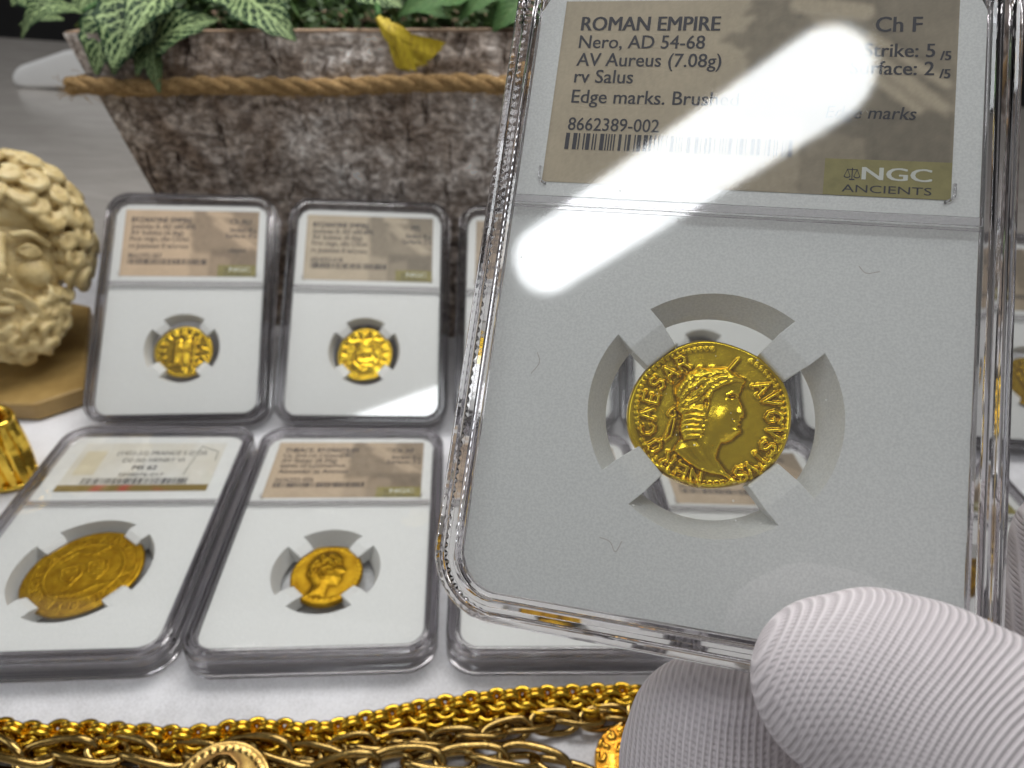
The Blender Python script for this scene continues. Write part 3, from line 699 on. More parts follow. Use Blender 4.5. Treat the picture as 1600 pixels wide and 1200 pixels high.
upl = [('upper row coin case at the left end, beside the marble head', BYZ('8662392-007', ['Ch AU', 'Strike: 4', '/5', 'Surface: 4', '/5', 'clipped'], 0), m_fig, 'small gold coin with standing figures in the upper row case nearest the marble head'),
       ('second coin case of the upper row, lamp glare on its lower right corner', BYZ('6824252-018', ['MS', 'Strike: 4', '/5', 'Surface: 3', '/5'], 0), m_fac, 'small bright gold coin with facing bust in the second upper row case'),
       ('third coin case in the upper row, mostly hidden behind the held case', BYZ('6824252-021', ['AU', 'Strike: 5', '/5', 'Surface: 3', '/5'], 0), m_fac, 'gold coin in the third upper row case hidden by the held case'),
       ('fourth upper row coin case, seen only through the window of the held case', BYZ('6824252-022', ['MS', 'Strike: 4', '/5', 'Surface: 4', '/5'], 0), m_fig, 'gold coin seen above the portrait coin through the window of the held case'),
       ('fifth upper row coin case, behind the clear right border of the held case', BYZ('6824252-023', ['MS', 'Strike: 5', '/5', 'Surface: 4', '/5'], 0), m_fac, 'gold coin in the fifth upper row case behind the clear right border'),
       ('upper row coin case cut by the right photo edge beyond the held case', J('ANCIENT GREECE', 'AV Stater, 3rd C BC', 'AV Stater (8.50g)', 'obv Athena', 'rv Nike', '6824252-024', [19, 19, 17, 12, 9], ['AU', 'Strike: 5', '/5', 'Surface: 4', '/5']), m_fig, 'gold coin in the rightmost upper row case')]
for i, ((x, y, yw), (lb, ln, cm, cl)) in enumerate(zip(up, upl)):
    r = make_case('coin_case', lb, case_matrix(x, y, D2(yw), TU), ln, group=GU, seed=20+i, warm=[(.86, .64, .44), (.72, .60, .45), (.6, .48, .36), (.6, .48, .36), (.6, .48, .36), (.62, .5, .36)][i])
    place_coin(r, cm, cl, at_=(0, -16.8, -.2), group=GC, rot=.1*i)
lol = [('coin case lying at the lower left with cream label, red striped, holding the large coin', None, m_big, 'large dull gold coin, the biggest of all, in the lower left case'),
       ('coin case lying second in the lower row, label headed THRACE, BYZANTIUM', J('THRACE, BYZANTIUM', 'Ca. 2nd-1st Century BC', 'AV Stater (8.30g)', 'types of Lysimachus', 'Alexander as Ammon', '6636252-006', [23, 22, 17, 20, 21], ['Ch XF', 'Strike: 5', '/5', 'Surface: 3', '/5']), m_hor, 'glossy gold coin with horned head in the lower row case labelled THRACE'),
       ('third coin case in the lower row, its bottom corner showing under the held case', BYZ('6824252-031', ['MS'], 0), m_hor, 'gold coin in the third lower row case under the held case'),
       ('fourth coin case in the lower row, seen through the window below the portrait coin', BYZ('6824252-032', ['MS'], 0), m_hor, 'gold coin in the fourth lower row case behind the held case'),
       ('fifth coin case in the lower row, showing at the right edge above the glove', BYZ('6824252-033', ['MS'], 0), m_hor, 'gold coin in the fifth lower row case at the right edge')]
for i, ((x, y, yw), (lb, ln, cm, cl)) in enumerate(zip(lo_, lol)):
    r = make_case('coin_case', lb, case_matrix(x, y, D2(yw), 0), ln, group=GL, seed=40+i, big=(i == 0), style='modern' if i == 0 else 'ancient', warm=(.74, .58, .42))
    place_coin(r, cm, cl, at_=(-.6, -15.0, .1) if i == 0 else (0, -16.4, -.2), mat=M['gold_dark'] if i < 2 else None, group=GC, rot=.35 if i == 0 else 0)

# ------------------------------------------------------------------ wooden planter
YP = 252
pl0 = at_y(88, 62, YP); pr0 = Vector((196, YP, 118))
zL = at_y(100, 52, YP); zR = at_y(800, 50, YP); ztx = lambda x: zL.z+(zR.z-zL.z)*(x-zL.x)/(zR.x-zL.x); zt = ztx(zL.x)
xl_t = at_y(100, 60, YP).x; xl_b = at_y(240, 300, YP).x; zb_ = at_y(240, 300, YP).z
sl_ = (xl_b-xl_t)/(zt-zb_)
LX0 = xl_t+sl_*zt; LX1 = xl_t; RX1 = 150; RX0 = RX1-sl_*zt; DEP = 95
def bark_mat():
    m, nt, bs, o = mat_new('bark'); v = coords(nt, 'Object', (1, 1, 1.5))
    f = noise_tex(nt, 1.1, 10, .72, v, .9); f2 = noise_tex(nt, 3.2, 8, .7, v, .4)
    c1 = ramp(nt, f, [(.38, (.05, .04, .034)), (.46, (.20, .17, .15)), (.54, (.40, .36, .33)), (.62, (.80, .78, .76))])
    c2 = ramp(nt, f2, [(.38, (.05, .04, .034)), (.5, (.30, .26, .235)), (.60, (.78, .76, .74))])
    mx = N_(nt, 'ShaderNodeMix', data_type='RGBA'); mx.inputs[0].default_value = .5
    nt.links.new(c1, mx.inputs[6]); nt.links.new(c2, mx.inputs[7])
    big_ = noise_tex(nt, .28, 5, .6, coords(nt, 'Object', (1, 1, .8)), .6); c3 = ramp(nt, big_, [(.36, (.80, .64, .52)), (.50, (1.45, 1.35, 1.27)), (.64, (2.2, 2.2, 2.2))])
    m2 = N_(nt, 'ShaderNodeMix', data_type='RGBA', blend_type='MULTIPLY'); m2.inputs[0].default_value = 1
    nt.links.new(mx.outputs[2], m2.inputs[6]); nt.links.new(c3, m2.inputs[7])
    fs = noise_tex(nt, 1.0, 6, .7, coords(nt, 'Object', (2.6, 2, .5)), .8); c4 = ramp(nt, fs, [(.36, (.12, .08, .06)), (.44, (1, 1, 1))])
    m3 = N_(nt, 'ShaderNodeMix', data_type='RGBA', blend_type='MULTIPLY'); m3.inputs[0].default_value = 1
    nt.links.new(m2.outputs[2], m3.inputs[6]); nt.links.new(c4, m3.inputs[7]); nt.links.new(m3.outputs[2], bs.inputs['Base Color'])
    bs.inputs['Roughness'].default_value = .85
    bump(nt, bs, f2, 1, .22); return m
M['bark'] = bark_mat()
M['cutwood'] = noisy('cut_wood', [(.3, (.30, .20, .13)), (.7, (.50, .36, .25))], 2, .8, 0, .5, .03, sc3=(.3, 3, 3))
planter = empty('planter', ((LX1+RX1)/2, YP+DEP/2, 0)); tag(planter, 'rough bark trough planter behind the upper row of cases, tied with jute rope', 'planter')
PO = Vector(((LX1+RX1)/2, YP+DEP/2, 0))
def bark_wall(P00, P10, P11, P01, nu, nv, nrm, amp, seed):
    V = []; F = []
    for j in range(nv+1):
        for i in range(nu+1):
            u, v = i/nu, j/nv
            p = (P00*(1-u)+P10*u)*(1-v)+(P01*(1-u)+P11*u)*v
            q = Vector((p.x*.055+seed, p.y*.055, p.z*.085))
            d = mnoise.fractal(q, .9, 2.1, 6)*amp + max(0, mnoise.noise(q*2.3))*amp*.9
            e = min(1, min(u, 1-u, v, 1-v)*30)
            V.append(p+nrm*(d*e)-PO)
    for j in range(nv):
        for i in range(nu): a = j*(nu+1)+i; F.append((a, a+1, a+nu+2, a+nu+1))
    return obj('bark_wall', V, F, M['bark'], planter)
v3 = lambda *a: Vector(a)
bark_wall(v3(LX0, YP, 0), v3(RX0, YP, 0), v3(RX1, YP, ztx(RX1)), v3(LX1, YP, zt), 260, 90, v3(0, -1, 0), 2.2, 0)
bark_wall(v3(RX0, YP+DEP, 0), v3(LX0, YP+DEP, 0), v3(LX1, YP+DEP, zt), v3(RX1, YP+DEP, ztx(RX1)), 60, 24, v3(0, 1, 0), 2, 4)
bark_wall(v3(LX0, YP+DEP, 0), v3(LX0, YP, 0), v3(LX1, YP, zt), v3(LX1, YP+DEP, zt), 40, 40, v3(-.9, 0, -.4), 2, 8)
bark_wall(v3(RX0, YP, 0), v3(RX0, YP+DEP, 0), v3(RX1, YP+DEP, ztx(RX1)), v3(RX1, YP, ztx(RX1)), 40, 40, v3(.9, 0, -.4), 2, 12)
mb = MB()
for (cx, cy, dx, dy) in (((LX1+RX1)/2, YP+4.4, RX1-LX1, 5), ((LX1+RX1)/2, YP+DEP-3.2, RX1-LX1, 6), (LX1+3, YP+DEP/2, 6, DEP-13), (RX1-3, YP+DEP/2, 6, DEP-13)):
    mb.box(Vector((cx, cy, 0))-PO, (dx, dy, 4.5))
mb.V = [(x, y, z+ztx(x+PO.x)-1.5+.35*math.sin(x*.13)) for x, y, z in mb.V]
rim = mb.build('rim', M['cutwood'], planter, False)
obj('soil', [Vector(p)-PO for p in ((LX1+5, YP+5, zt-14), (RX1-5, YP+5, zt-14), (RX1-5, YP+DEP-5, zt-14), (LX1+5, YP+DEP-5, zt-14))], [(0, 1, 2, 3)],
    noisy('soil', [(.3, (.01, .008, .006)), (.7, (.05, .035, .025))], 3, .95), planter)
def rope():
    m, nt, bs, o = mat_new('jute'); v = coords(nt, 'Object', (1, 1, 1)); f = noise_tex(nt, 9, 6, .7, v, 1)
    nt.links.new(ramp(nt, f, [(.3, (.13, .07, .025)), (.5, (.34, .21, .085)), (.7, (.56, .39, .18))]), bs.inputs['Base Color'])
    bs.inputs['Roughness'].default_value = .95; bump(nt, bs, f, .9, .08)
    z0 = at_y(200, 134, YP).z; z1 = at_y(800, 128, YP).z
    fx = lambda z: LX1+sl_*(zt-z); fr = lambda z: RX1-sl_*(zt-z)
    zc = (z0+z1)/2
    cor = [v3(fr(zc)+3, YP+DEP-2, zc), v3(fr(zc)+4, YP+6, zc+1), v3(fr(zc)-2, YP-3.6, zc+1)]
    n = 14
    for i in range(1, n): t = i/n; x = fr(zc)*(1-t)+fx(z0)*t; cor.append(v3(x, YP-4.2, z0+(z1-z0)*(x-at_y(200,134,YP).x)/(at_y(800,128,YP).x-at_y(200,134,YP).x)+.5*math.sin(i*1.7)))
    cor += [v3(fx(z0)-1, YP-4, z0), v3(fx(z0)-5, YP+5, z0-1), v3(fx(z0)-4, YP+DEP-4, z0)]
    path = spline(cor, 26)
    tot = 0; mbs = [MB(), MB(), MB()]
    for k in range(3):
        pts = []; s = 0
        for i, p in enumerate(path):
            if i: s += (p-path[i-1]).length
            tdir = (path[min(i+1, len(path)-1)]-path[max(i-1, 0)]).normalized()
            u = Vector((0, 0, 1)); vv = tdir.cross(u).normalized()
            a = s*.25+k*2*math.pi/3
            r_ = 1.45+.3*mnoise.noise(Vector((s*.2, k, 0)))
            pts.append(p+(u*math.cos(a)+vv*math.sin(a))*r_-PO)
        mbs[0].tube(pts, [1.75+.45*mnoise.noise(Vector((i*.13, k*3, 1))) for i in range(len(pts))], 8)
    # loose fibres
    rs = random.Random(4)
    for _ in range(900):
        i = rs.randrange(4, len(path)-4); p = path[i]-PO+Vector((rs.uniform(-2, 2), -3+rs.uniform(-.8, .5), rs.uniform(-3.4, 3.4)))
        d = Vector((rs.uniform(-1, 1), rs.uniform(-.5, .1), rs.uniform(-.6, .6)))*4
        mbs[0].tube([p, p+d*.5+Vector((0, 0, .4)), p+d], .10, 3)
    return mbs[0].build('jute_rope', m, planter)
rope()

# ------------------------------------------------------------------ plant with netted leaves
def leaf_mat(name, dark, vein, veinw, plain=False):
    m, nt, bs, o = mat_new(name)
    uv = N_(nt, 'ShaderNodeUVMap'); uv.uv_map = 'UVMap'; sp = N_(nt, 'ShaderNodeSeparateXYZ'); nt.links.new(uv.outputs[0], sp.inputs[0])
    def mth(op, a, b=None):
        n = N_(nt, 'ShaderNodeMath', operation=op)
        for i, q in enumerate((a, b)):
            if q is None: continue
            if isinstance(q, (int, float)): n.inputs[i].default_value = q
            else: nt.links.new(q, n.inputs[i])
        return n.outputs[0]
    u, v = sp.outputs[0], sp.outputs[1]
    nz = noise_tex(nt, 14, 3, .5, uv.outputs[0])
    av = mth('ABSOLUTE', mth('SUBTRACT', v, .5))                     # 0 midrib .. .5 edge
    lat = mth('ADD', mth('SUBTRACT', mth('MULTIPLY', u, 7.5), mth('MULTIPLY', mth('POWER', av, .85), 5.2)), mth('MULTIPLY', nz, .8))
    fr = mth('ABSOLUTE', mth('SUBTRACT', mth('FRACT', lat), .5))      # 0 on a vein
    wlat = mth('SUBTRACT', .19*veinw, mth('MULTIPLY', av, .20*veinw))
    latv = mth('LESS_THAN', fr, wlat)
    vo = N_(nt, 'ShaderNodeTexVoronoi', feature='DISTANCE_TO_EDGE'); vo.inputs['Scale'].default_value = 1
    mp = N_(nt, 'ShaderNodeMapping'); mp.inputs['Scale'].default_value = (11, 7, 1); mp.inputs['Rotation'].default_value = (0, 0, .5)
    nt.links.new(uv.outputs[0], mp.inputs[0]); nt.links.new(mp.outputs[0], vo.inputs['Vector'])
    net = mth('LESS_THAN', vo.outputs[0], .040*veinw)
    mid = mth('LESS_THAN', av, .028)
    allv = mth('MAXIMUM', mth('MAXIMUM', latv, net), mid)
    edge = mth('LESS_THAN', av, .455); allv = mth('MULTIPLY', allv, edge)
    mx = N_(nt, 'ShaderNodeMix', data_type='RGBA'); 
    if plain: mx.inputs[0].default_value = 0; nt.links.new(mth('MULTIPLY', allv, .25), mx.inputs[0])
    else: nt.links.new(allv, mx.inputs[0])
    nt.links.new(ramp(nt, noise_tex(nt, 5, 4, .6, uv.outputs[0]), [(.3, dark), (.7, tuple(c*1.9 for c in dark))]), mx.inputs[6])
    mx.inputs[7].default_value = (*vein, 1)
    nt.links.new(mx.outputs[2], bs.inputs['Base Color']); bs.inputs['Roughness'].default_value = .6; bs.inputs['Specular IOR Level'].default_value = .25
    bump(nt, bs, mth('ADD', mth('MULTIPLY', allv, -.4), fr), .5, .06); return m
M['leaf'] = leaf_mat('netted_leaf', (.003, .018, .004), (.30, .40, .18), .80)
M['leaf_plain'] = leaf_mat('plain_leaf', (.03, .075, .02), (.18, .26, .09), .7, True)
M['moss'] = noisy('moss_green', [(.3, (.01, .03, .006)), (.7, (.06, .12, .02))], 3, .6)
M['yellow'] = noisy('yellow_petal', [(.3, (.30, .20, .008)), (.5, (.48, .35, .01)), (.75, (.58, .47, .02))], 3, .55, 0, .5, .04, sc3=(4, 1, 1))
def leaf(name, base, tip, width, mat, parent, PO_, side=None, droop=.12, fold=.25, nu=22, nv=12, wavy=.06, label=None):
    base = Vector(base); tip = Vector(tip); ax_ = tip-base; L = ax_.length; a = ax_.normalized()
    view = Vector((0, -.8, .6)) if side is None else Vector(side)
    s = a.cross(view).normalized(); n = s.cross(a).normalized()
    V = []; F = []; UV = []
    for i in range(nu+1):
        u = i/nu; wd = width*.5*(math.sin(math.pi*min(1, u*.97+.02)**.78))**.85*(1-.12*u)
        cen = base+ax_*u+n*(L*droop*math.sin(math.pi*u))
        for j in range(nv+1):
            v = j/nv*2-1
            sc_ = 1+wavy*.7*math.sin(u*31+(v > 0)*1.5)*abs(v)
            p = cen+s*(wd*v*sc_)+n*(wd*fold*(abs(v)**1.3-.4))+n*(wavy*width*.5*math.sin(u*19+v*2)*abs(v)**2)
            p += n*(.035*width*abs(math.sin((u*7.5-abs(v)*2.2)*math.pi)))
            V.append(p-PO_); UV.append((u, j/nv))
    for i in range(nu):
        for j in range(nv): q = i*(nv+1)+j; F.append((q, q+1, q+nv+2, q+nv+1))
    me = new_mesh(name, V, F, True)
    ul = me.uv_layers.new(name='UVMap'); li = np.zeros(len(me.loops), int); me.loops.foreach_get('vertex_index', li)
    ul.data.foreach_set('uv', np.array(UV)[li].ravel())
    o = link(name, me, mat, parent)
    if label: o['label'] = label
    return o
plant = empty('netted_plant', PO); tag(plant, 'dark green plant with white veined leaves spilling over the planter rim', 'plant')
A = lambda x, y, d=0: at_y(x, y, YP-6+d)
LV = [  # base px, tip px, width mm, y offset base, tip, droop
 ((250, -18), (178, 108), 27, 14, -12, .10), ((185, 10), (152, 118), 17, 10, -4, .12), ((300, -25), (203, 62), 22, 22, -16, .12),
 ((235, 88), (345, 32), 15, 2, -6, .16), ((238, 70), (250, 146), 7, -2, -9, .06), ((372, -14), (463, 66), 19, 12, -12, .1),
 ((130, 18), (34, 62), 9, 20, 6, .35), ((100, 30), (30, 40), 5, 22, 14, .2), ((215, 40), (178, 118), 15, 8, -8, .1),
 ((330, -30), (395, 20), 18, 26, 4, .1), ((260, 20), (215, 120), 12, 10, -7, .08), ((560, -20), (632, 14), 15, 20, 4, .1),
 ((40, -20), (90, 20), 16, 60, 50, .1), ((160, -25), (120, 20), 18, 40, 30, .1), ((470, -25), (430, 10), 16, 30, 20, .1),
 ((690, -30), (640, 8), 16, 30, 16, .1), ((60, -30), (20, 10), 14, 70, 60, .1)]
for (b, t, w1, yb, yt, dr) in LV:
    leaf('leaf', at_y(b[0], b[1], YP+yb), at_y(t[0], t[1], YP+yt), w1, M['leaf'], plant, PO, droop=dr)
for (b, t, w1, yb, yt, dr) in [((735, -8), (622, 26), 12, 6, -6, .2), ((800, -20), (716, 34), 9, 12, 0, .2), ((770, 46), (800, 0), 9, 6, 6, .1), ((640, 2), (700, 30), 8, 14, 2, .1), ((840, -10), (770, 50), 13, 10, 0, .2)]:
    leaf('leaf', at_y(b[0], b[1], YP+yb), at_y(t[0], t[1], YP+yt), w1, M['leaf_plain'], plant, PO, droop=dr, label='plain mid green leaf without white veins')
# stems
mb = MB()
for b, t in (((250, -18), (340, -60)), ((130, 18), (210, -10)), ((372, -14), (330, -60)), ((238, 88), (262, 0)), ((735, -8), (760, -60))):
    mb = MB(); mb.tube(spline([at_y(*b, YP+8)-PO, at_y((b[0]+t[0])/2, (b[1]+t[1])/2-8, YP+20)-PO, at_y(*t, YP+34)-PO], 6), .8, 6)
    mb.build('stem', M['leaf_plain'], plant)
# dense fern-like undergrowth
V = []; F = []; rs = random.Random(9)
for k in range(5200):
    x = rs.uniform(LX1+4, RX1-6); y = rs.uniform(YP+6, YP+DEP-6); z = ztx(x)-8+rs.random()**.7*(26 if y > YP+22 else 9+(y-YP)*.5)
    if x < -150 and z > ztx(x)+14: continue
    d = Vector((rs.uniform(-1, 1), rs.uniform(-1, .3), rs.uniform(-.5, .8))).normalized()*rs.uniform(3, 7)
    s = d.cross(Vector((rs.uniform(-1, 1), rs.uniform(-1, 1), rs.uniform(-1, 1)))).normalized()*rs.uniform(.7, 1.5)
    b = len(V); p = Vector((x, y, z))-PO
    V += [p, p+d*.45+s, p+d, p+d*.45-s]; F.append((b, b+1, b+2, b+3))
tag(obj('undergrowth', V, F, M['moss'], plant, False), kind='stuff')

# yellow drooping flower on the rim
fl = empty('yellow_flower', at_y(592, 30, YP-4)); FO = at_y(592, 30, YP-4)
tag(fl, 'yellow drooping flower with frilled end hanging over the bark rim', 'flower')
def petals():
    rs = random.Random(3)
    for k in range(13):
        t = k/12
        b = at_y(590+14*t, 27+20*math.sin(t*3)*.4, YP-6-rs.random()*3)
        c = at_y(618+rs.uniform(-6, 8), 58+rs.uniform(-10, 10), YP-10-rs.random()*3)
        e = at_y(632+56*(1-t)+rs.uniform(-3, 3), 78+32*t**.8+rs.uniform(-3, 3), YP-8-rs.random()*5)
        pts = spline([b, c, e], 7); V = []; F = []
        for i, p in enumerate(pts):
            u = i/(len(pts)-1); w1 = 1.1+2.2*u**1.2*(1-.35*u**6)
            s = Vector((.7, 0, .7)) if t < .5 else Vector((.9, 0, -.2))
            s = s.normalized()
            for j in range(5):
                v = j/2-1; V.append(p+s*(w1*v)+Vector((0, -1, .2))*(.9*(1-v*v)+.35*math.sin(v*9))-FO)
        for i in range(len(pts)-1):
            for j in range(4): a = i*5+j; F.append((a, a+1, a+6, a+5))
        obj('petal', V, F, M['yellow'], fl)
petals()
mb = MB(); mb.tube(spline([Vector((0, 0, 1)), Vector((-2, 8, 3)), Vector((-3, 16, -4))], 6), 1.1, 7); mb.build('stem', M['leaf_plain'], fl)

# ------------------------------------------------------------------ white block behind on the counter
def slab_block():
    y0 = 700; P = [at_y(x, y, y0) for x, y in ((15, 118), (24, 104), (60, 92), (100, 78), (190, 74), (262, 92), (262, 138), (40, 138), (20, 134))]
    P = [Vector((p.x, 0, max(p.z-P[7].z, 0))) for p in P]
    n = len(P); V = [v3(p.x, -30, p.z) for p in P]+[v3(p.x, 90, p.z) for p in P]
    F = [tuple(range(n)), tuple(range(n, 2*n))[::-1]]+[(i, n+i, n+(i+1) % n, (i+1) % n) for i in range(n)]
    me = new_mesh('white_block', V, F, False)
    bm = bmesh.new(); bm.from_mesh(me); bmesh.ops.recalc_face_normals(bm, faces=bm.faces[:])
    bmesh.ops.bevel(bm, geom=bm.edges[:], offset=.5, segments=4, affect='EDGES', profile=.5); bm.to_mesh(me); bm.free()
    me.polygons.foreach_set('use_smooth', [True]*len(me.polygons))
    o = link('white_block', me, noisy('soft_white', [(.3, (.88, .88, .87)), (.7, (.93, .93, .92))], .4, .6, 0, .3, .05)); o.location = Vector((0, y0+30, -1.6))*S
    tag(o, 'soft white slanted block lying on the grey table behind the planter', 'block')
slab_block()

# ------------------------------------------------------------------ marble head
def remeshed(name, mb, voxel, mat, parent, smooth_it=2, M3=None):
    me = new_mesh(name, mb.V, mb.F, True)
    o = bpy.data.objects.new('tmp', me); COL.objects.link(o)
    r = o.modifiers.new('r', 'REMESH'); r.mode = 'VOXEL'; r.voxel_size = voxel*S; r.use_smooth_shade = True
    s = o.modifiers.new('s', 'SMOOTH'); s.iterations = smooth_it; s.factor = .5
    dg = bpy.context.evaluated_depsgraph_get(); dg.update()
    m2 = bpy.data.meshes.new_from_object(o.evaluated_get(dg)); m2.name = name
    bpy.data.objects.remove(o); m2.materials.clear()
    m2.polygons.foreach_set('use_smooth', [True]*len(m2.polygons))
    return link(name, m2, mat, parent)
def marble_mat():
    m, nt, bs, o = mat_new('aged_marble'); v = coords(nt)
    f = noise_tex(nt, 1.3, 8, .65, v); ge = N_(nt, 'ShaderNodeNewGeometry')
    c = ramp(nt, f, [(.3, (.46, .34, .14)), (.5, (.62, .49, .24)), (.7, (.72, .61, .35))])
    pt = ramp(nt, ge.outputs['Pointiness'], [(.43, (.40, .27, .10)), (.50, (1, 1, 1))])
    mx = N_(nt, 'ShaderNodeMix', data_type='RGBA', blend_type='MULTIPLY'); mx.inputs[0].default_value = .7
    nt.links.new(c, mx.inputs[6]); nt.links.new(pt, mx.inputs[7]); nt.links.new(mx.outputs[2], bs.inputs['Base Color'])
    bs.inputs['Roughness'].default_value = .5; bs.inputs['Subsurface Weight'].default_value = .15; bs.inputs['Subsurface Radius'].default_value = (.3, .2, .1)
    bump(nt, bs, noise_tex(nt, 18, 5, .6, v), .25, .02); return m
M['marble'] = marble_mat()
HC = at_depth(0, 400, 226)
Mh = CAM.copy()       # head tipped back: its face looks up towards the viewer
up_v = Vector((.03, .50, .86)).normalized(); fw = (Vector((.60, -.70, .36))); fw = (fw-up_v*fw.dot(up_v)).normalized(); rt = up_v.cross(fw)
Mh = Matrix((rt, up_v, fw)).transposed()
head = empty('marble_head', HC, Mh); tag(head, 'yellowed marble head of a curly bearded man, cropped by the left edge', 'sculpture')
def curl(mb, c, nrm_, R, r_, rs):
    nrm_ = Vector(nrm_).normalized(); q = nrm_.to_track_quat('Z', 'Y').to_matrix() @ Matrix.Rotation(rs.uniform(0, 6.3), 3, 'Z') @ Matrix.Rotation(rs.uniform(-.35, .35), 3, 'X')
    pts = []
    for i in range(17):
        t = i/16; a = t*6.6; rr_ = R*(1-.78*t)
        pts.append(Vector(c)+q @ Vector((rr_*math.cos(a), rr_*math.sin(a), t*R*.75)))
    mb.tube(pts, [r_*(1-.35*i/16) for i in range(17)], 7)
def head_geo():
    mb = MB(); rs = random.Random(12)
    mb.ball((0, 9, -9), 1, 28, 18, (25.2, 28.3, 19.5))         # skull
    mb.ball((0, -2, .5), 1, 28, 18, (19.5, 26, 11.6))        # face mass
    mb.ball((0, -22, 0), 1, 24, 16, (20.5, 15, 13))          # beard mass
    mb.ball((0, 15, 4), 1, 20, 12, (16, 7.5, 8.6))             # brow mass
    for s in (-1, 1):
        mb.ball((s*9.8, -5.0, 8.6), 1, 16, 12, (6.5, 6, 5))
        mb.tube(spline([(s*2.6, 7.2, 14.6), (s*8.5, 8.6, 14.2), (s*14.5, 5.6, 10.5)], 6), 1.35, 8)
        mb.ball((s*8.4, 2.6, 10.9), 3.5, 16, 12)
        mb.tube(spline([(s*4.6, 2.4, 13.3), (s*8.4, 4.6, 14.3), (s*12.4, 2.0, 11.8)], 6), .62, 6)
        mb.tube(spline([(s*4.6, 2.0, 13.2), (s*8.4, .4, 14.0), (s*12.3, 1.8, 11.8)], 6), .55, 6)
        mb.tube(spline([(s*1.2, -12.6, 16.3), (s*6.0, -13.4, 15.6), (s*11.0, -17.2, 13.0), (s*14, -22, 11)], 6), [1.15]*9+[1.35]*10, 8)
        mb.tube(spline([(s*1.6, -14.0, 15.2), (s*6.2, -15.4, 14.4), (s*10.0, -19.6, 12.4), (s*12, -24, 11)], 6), 1.05, 8)
        mb.ball((s*2.5, -8.2, 16.2), 1.8, 12, 9)
    mb.tube(spline([(0, 7.5, 14.2), (0, 2, 16.4), (0, -4, 18.8), (0, -8.0, 19.6)], 6), [1.7]*7+[2.1]*6+[2.5]*6, 12)
    mb.tube(spline([(-5.5, -16.8, 14.5), (-1.5, -16.2, 16.2), (1.5, -16.2, 16.2), (5.5, -16.8, 14.5)], 6), 1.0, 8)
    mb.tube(spline([(-5, -19.2, 14.2), (0, -19.8, 16.2), (5, -19.2, 14.2)], 6), 1.5, 8)
    def lump(x, y, z, R, nx, ny, nz):
        n_ = Vector((nx, ny, nz)).normalized()
        c0 = Vector((x, y, z)) - n_*R*.55; mb.ball(c0, R*1.02, 12, 9)
        u = n_.cross(Vector((0, 0, 1)) if abs(n_.z) < .95 else Vector((1, 0, 0))).normalized(); u = Matrix.Rotation(rs.uniform(-1.3, 1.3), 3, n_) @ u; v = n_.cross(u); sg = rs.choice((-1, 1))
        for off in (-.45, .45):
            pts = []; rd = []
            for i in range(12):
                t = i/11; al = -1.6+t*4.3; rr_ = R*(1.15-.55*t)
                pts.append(c0+n_*R*(.80+.25*t)+u*(rr_*math.cos(al))+v*(sg*rr_*math.sin(al)*.75)+v*off*R*.5); rd.append(R*(.22+.22*math.sin(math.pi*min(1, t*1.1))))
            mb.tube(pts, rd, 8)
    rows = [([(3.6, 21.5, 14.2), (9.5, 19.5, 13.2), (14.8, 15.0, 11.8), (18.8, 9.2, 9.6), (21.4, 2.6, 7.4), (22.6, -3.8, 5.8)], 4.0),
            ([(0, 28.5, 12.0), (7.5, 27.5, 11.4), (14.5, 24.0, 9.5), (20.0, 18.0, 7.2), (23.8, 11.0, 4.8), (25.8, 4.0, 2.8), (25.6, -2.6, 1.2)], 4.5),
            ([(5, 34, 5.5), (12.5, 31.5, 4.2), (19.0, 26.0, 2.2), (24.0, 18.5, 0), (26.8, 10.5, -2.6), (27.2, 2.5, -4.5)], 4.6),
            ([(0, 36.5, -2), (10, 34.5, -4), (18, 29, -6), (24.5, 20.5, -8), (27, 11, -10), (26, 1, -12)], 4.8),
            ([(5, 35, -12), (14, 31, -14), (21, 23, -16), (25, 12, -18), (23, 1, -18)], 5.0),
            ([(0, 30, -21), (10, 27, -22), (17, 18, -24), (19, 7, -25), (8, 15, -28), (0, 6, -29)], 5.2)]
    for pts_, R in rows:
        for (x, y, z) in pts_:
            for s in ((-1, 1) if x > .1 else (1,)):
                q = (rs.uniform(-.7, .7), rs.uniform(-.7, .7))
                lump(s*x+q[0], y+q[1], z, R*rs.uniform(.85, 1.1), s*x*.9, (y-5)*.8, z+9)
    for y, xs, R in ((-11, (17.2, 20.8), 2.8), (-16, (15.2, 19.6), 3.0), (-21.5, (11.8, 16.6, 20.2), 3.0), (-25.5, (0, 4.6, 9.5, 14.6, 18.6), 3.1), (-30.5, (2.4, 7.6, 12.6, 16.4), 3.2), (-35, (0, 5.2, 10.2), 3.2)):
        for x in xs:
            for s in ((-1, 1) if x > .1 else (1,)):
                zz = 13.2*math.sqrt(max(.06, 1-(x/22.5)**2))*math.sqrt(max(.2, 1-((y+20)/21)**2))+.6
                lump(s*x+rs.uniform(-.6, .6), y+rs.uniform(-.8, .8), zz, R*rs.uniform(.85, 1.12), s*x*.7, (y+20)*.5, 10)
    mb.tube([(0, -10, -10), (0, -28, -22), (0, -36, -30)], [14, 13, 15], 18)
    mb.V = [tuple(.93*q for q in v) for v in mb.V]
    return mb
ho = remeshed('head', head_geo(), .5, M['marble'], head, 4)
nv_ = len(ho.data.vertices); co_ = np.zeros(nv_*3); no_ = np.zeros(nv_*3); ho.data.vertices.foreach_get('co', co_); ho.data.vertices.foreach_get('normal', no_)
co_ = co_.reshape(-1, 3); no_ = no_.reshape(-1, 3)
am = np.array([.016*mnoise.fractal(Vector(q)*4, 1, 2, 3)+.008*mnoise.noise(Vector(q)*20) for q in co_])
ho.data.vertices.foreach_set('co', (co_+no_*am[:, None]).ravel()); ho.data.update()
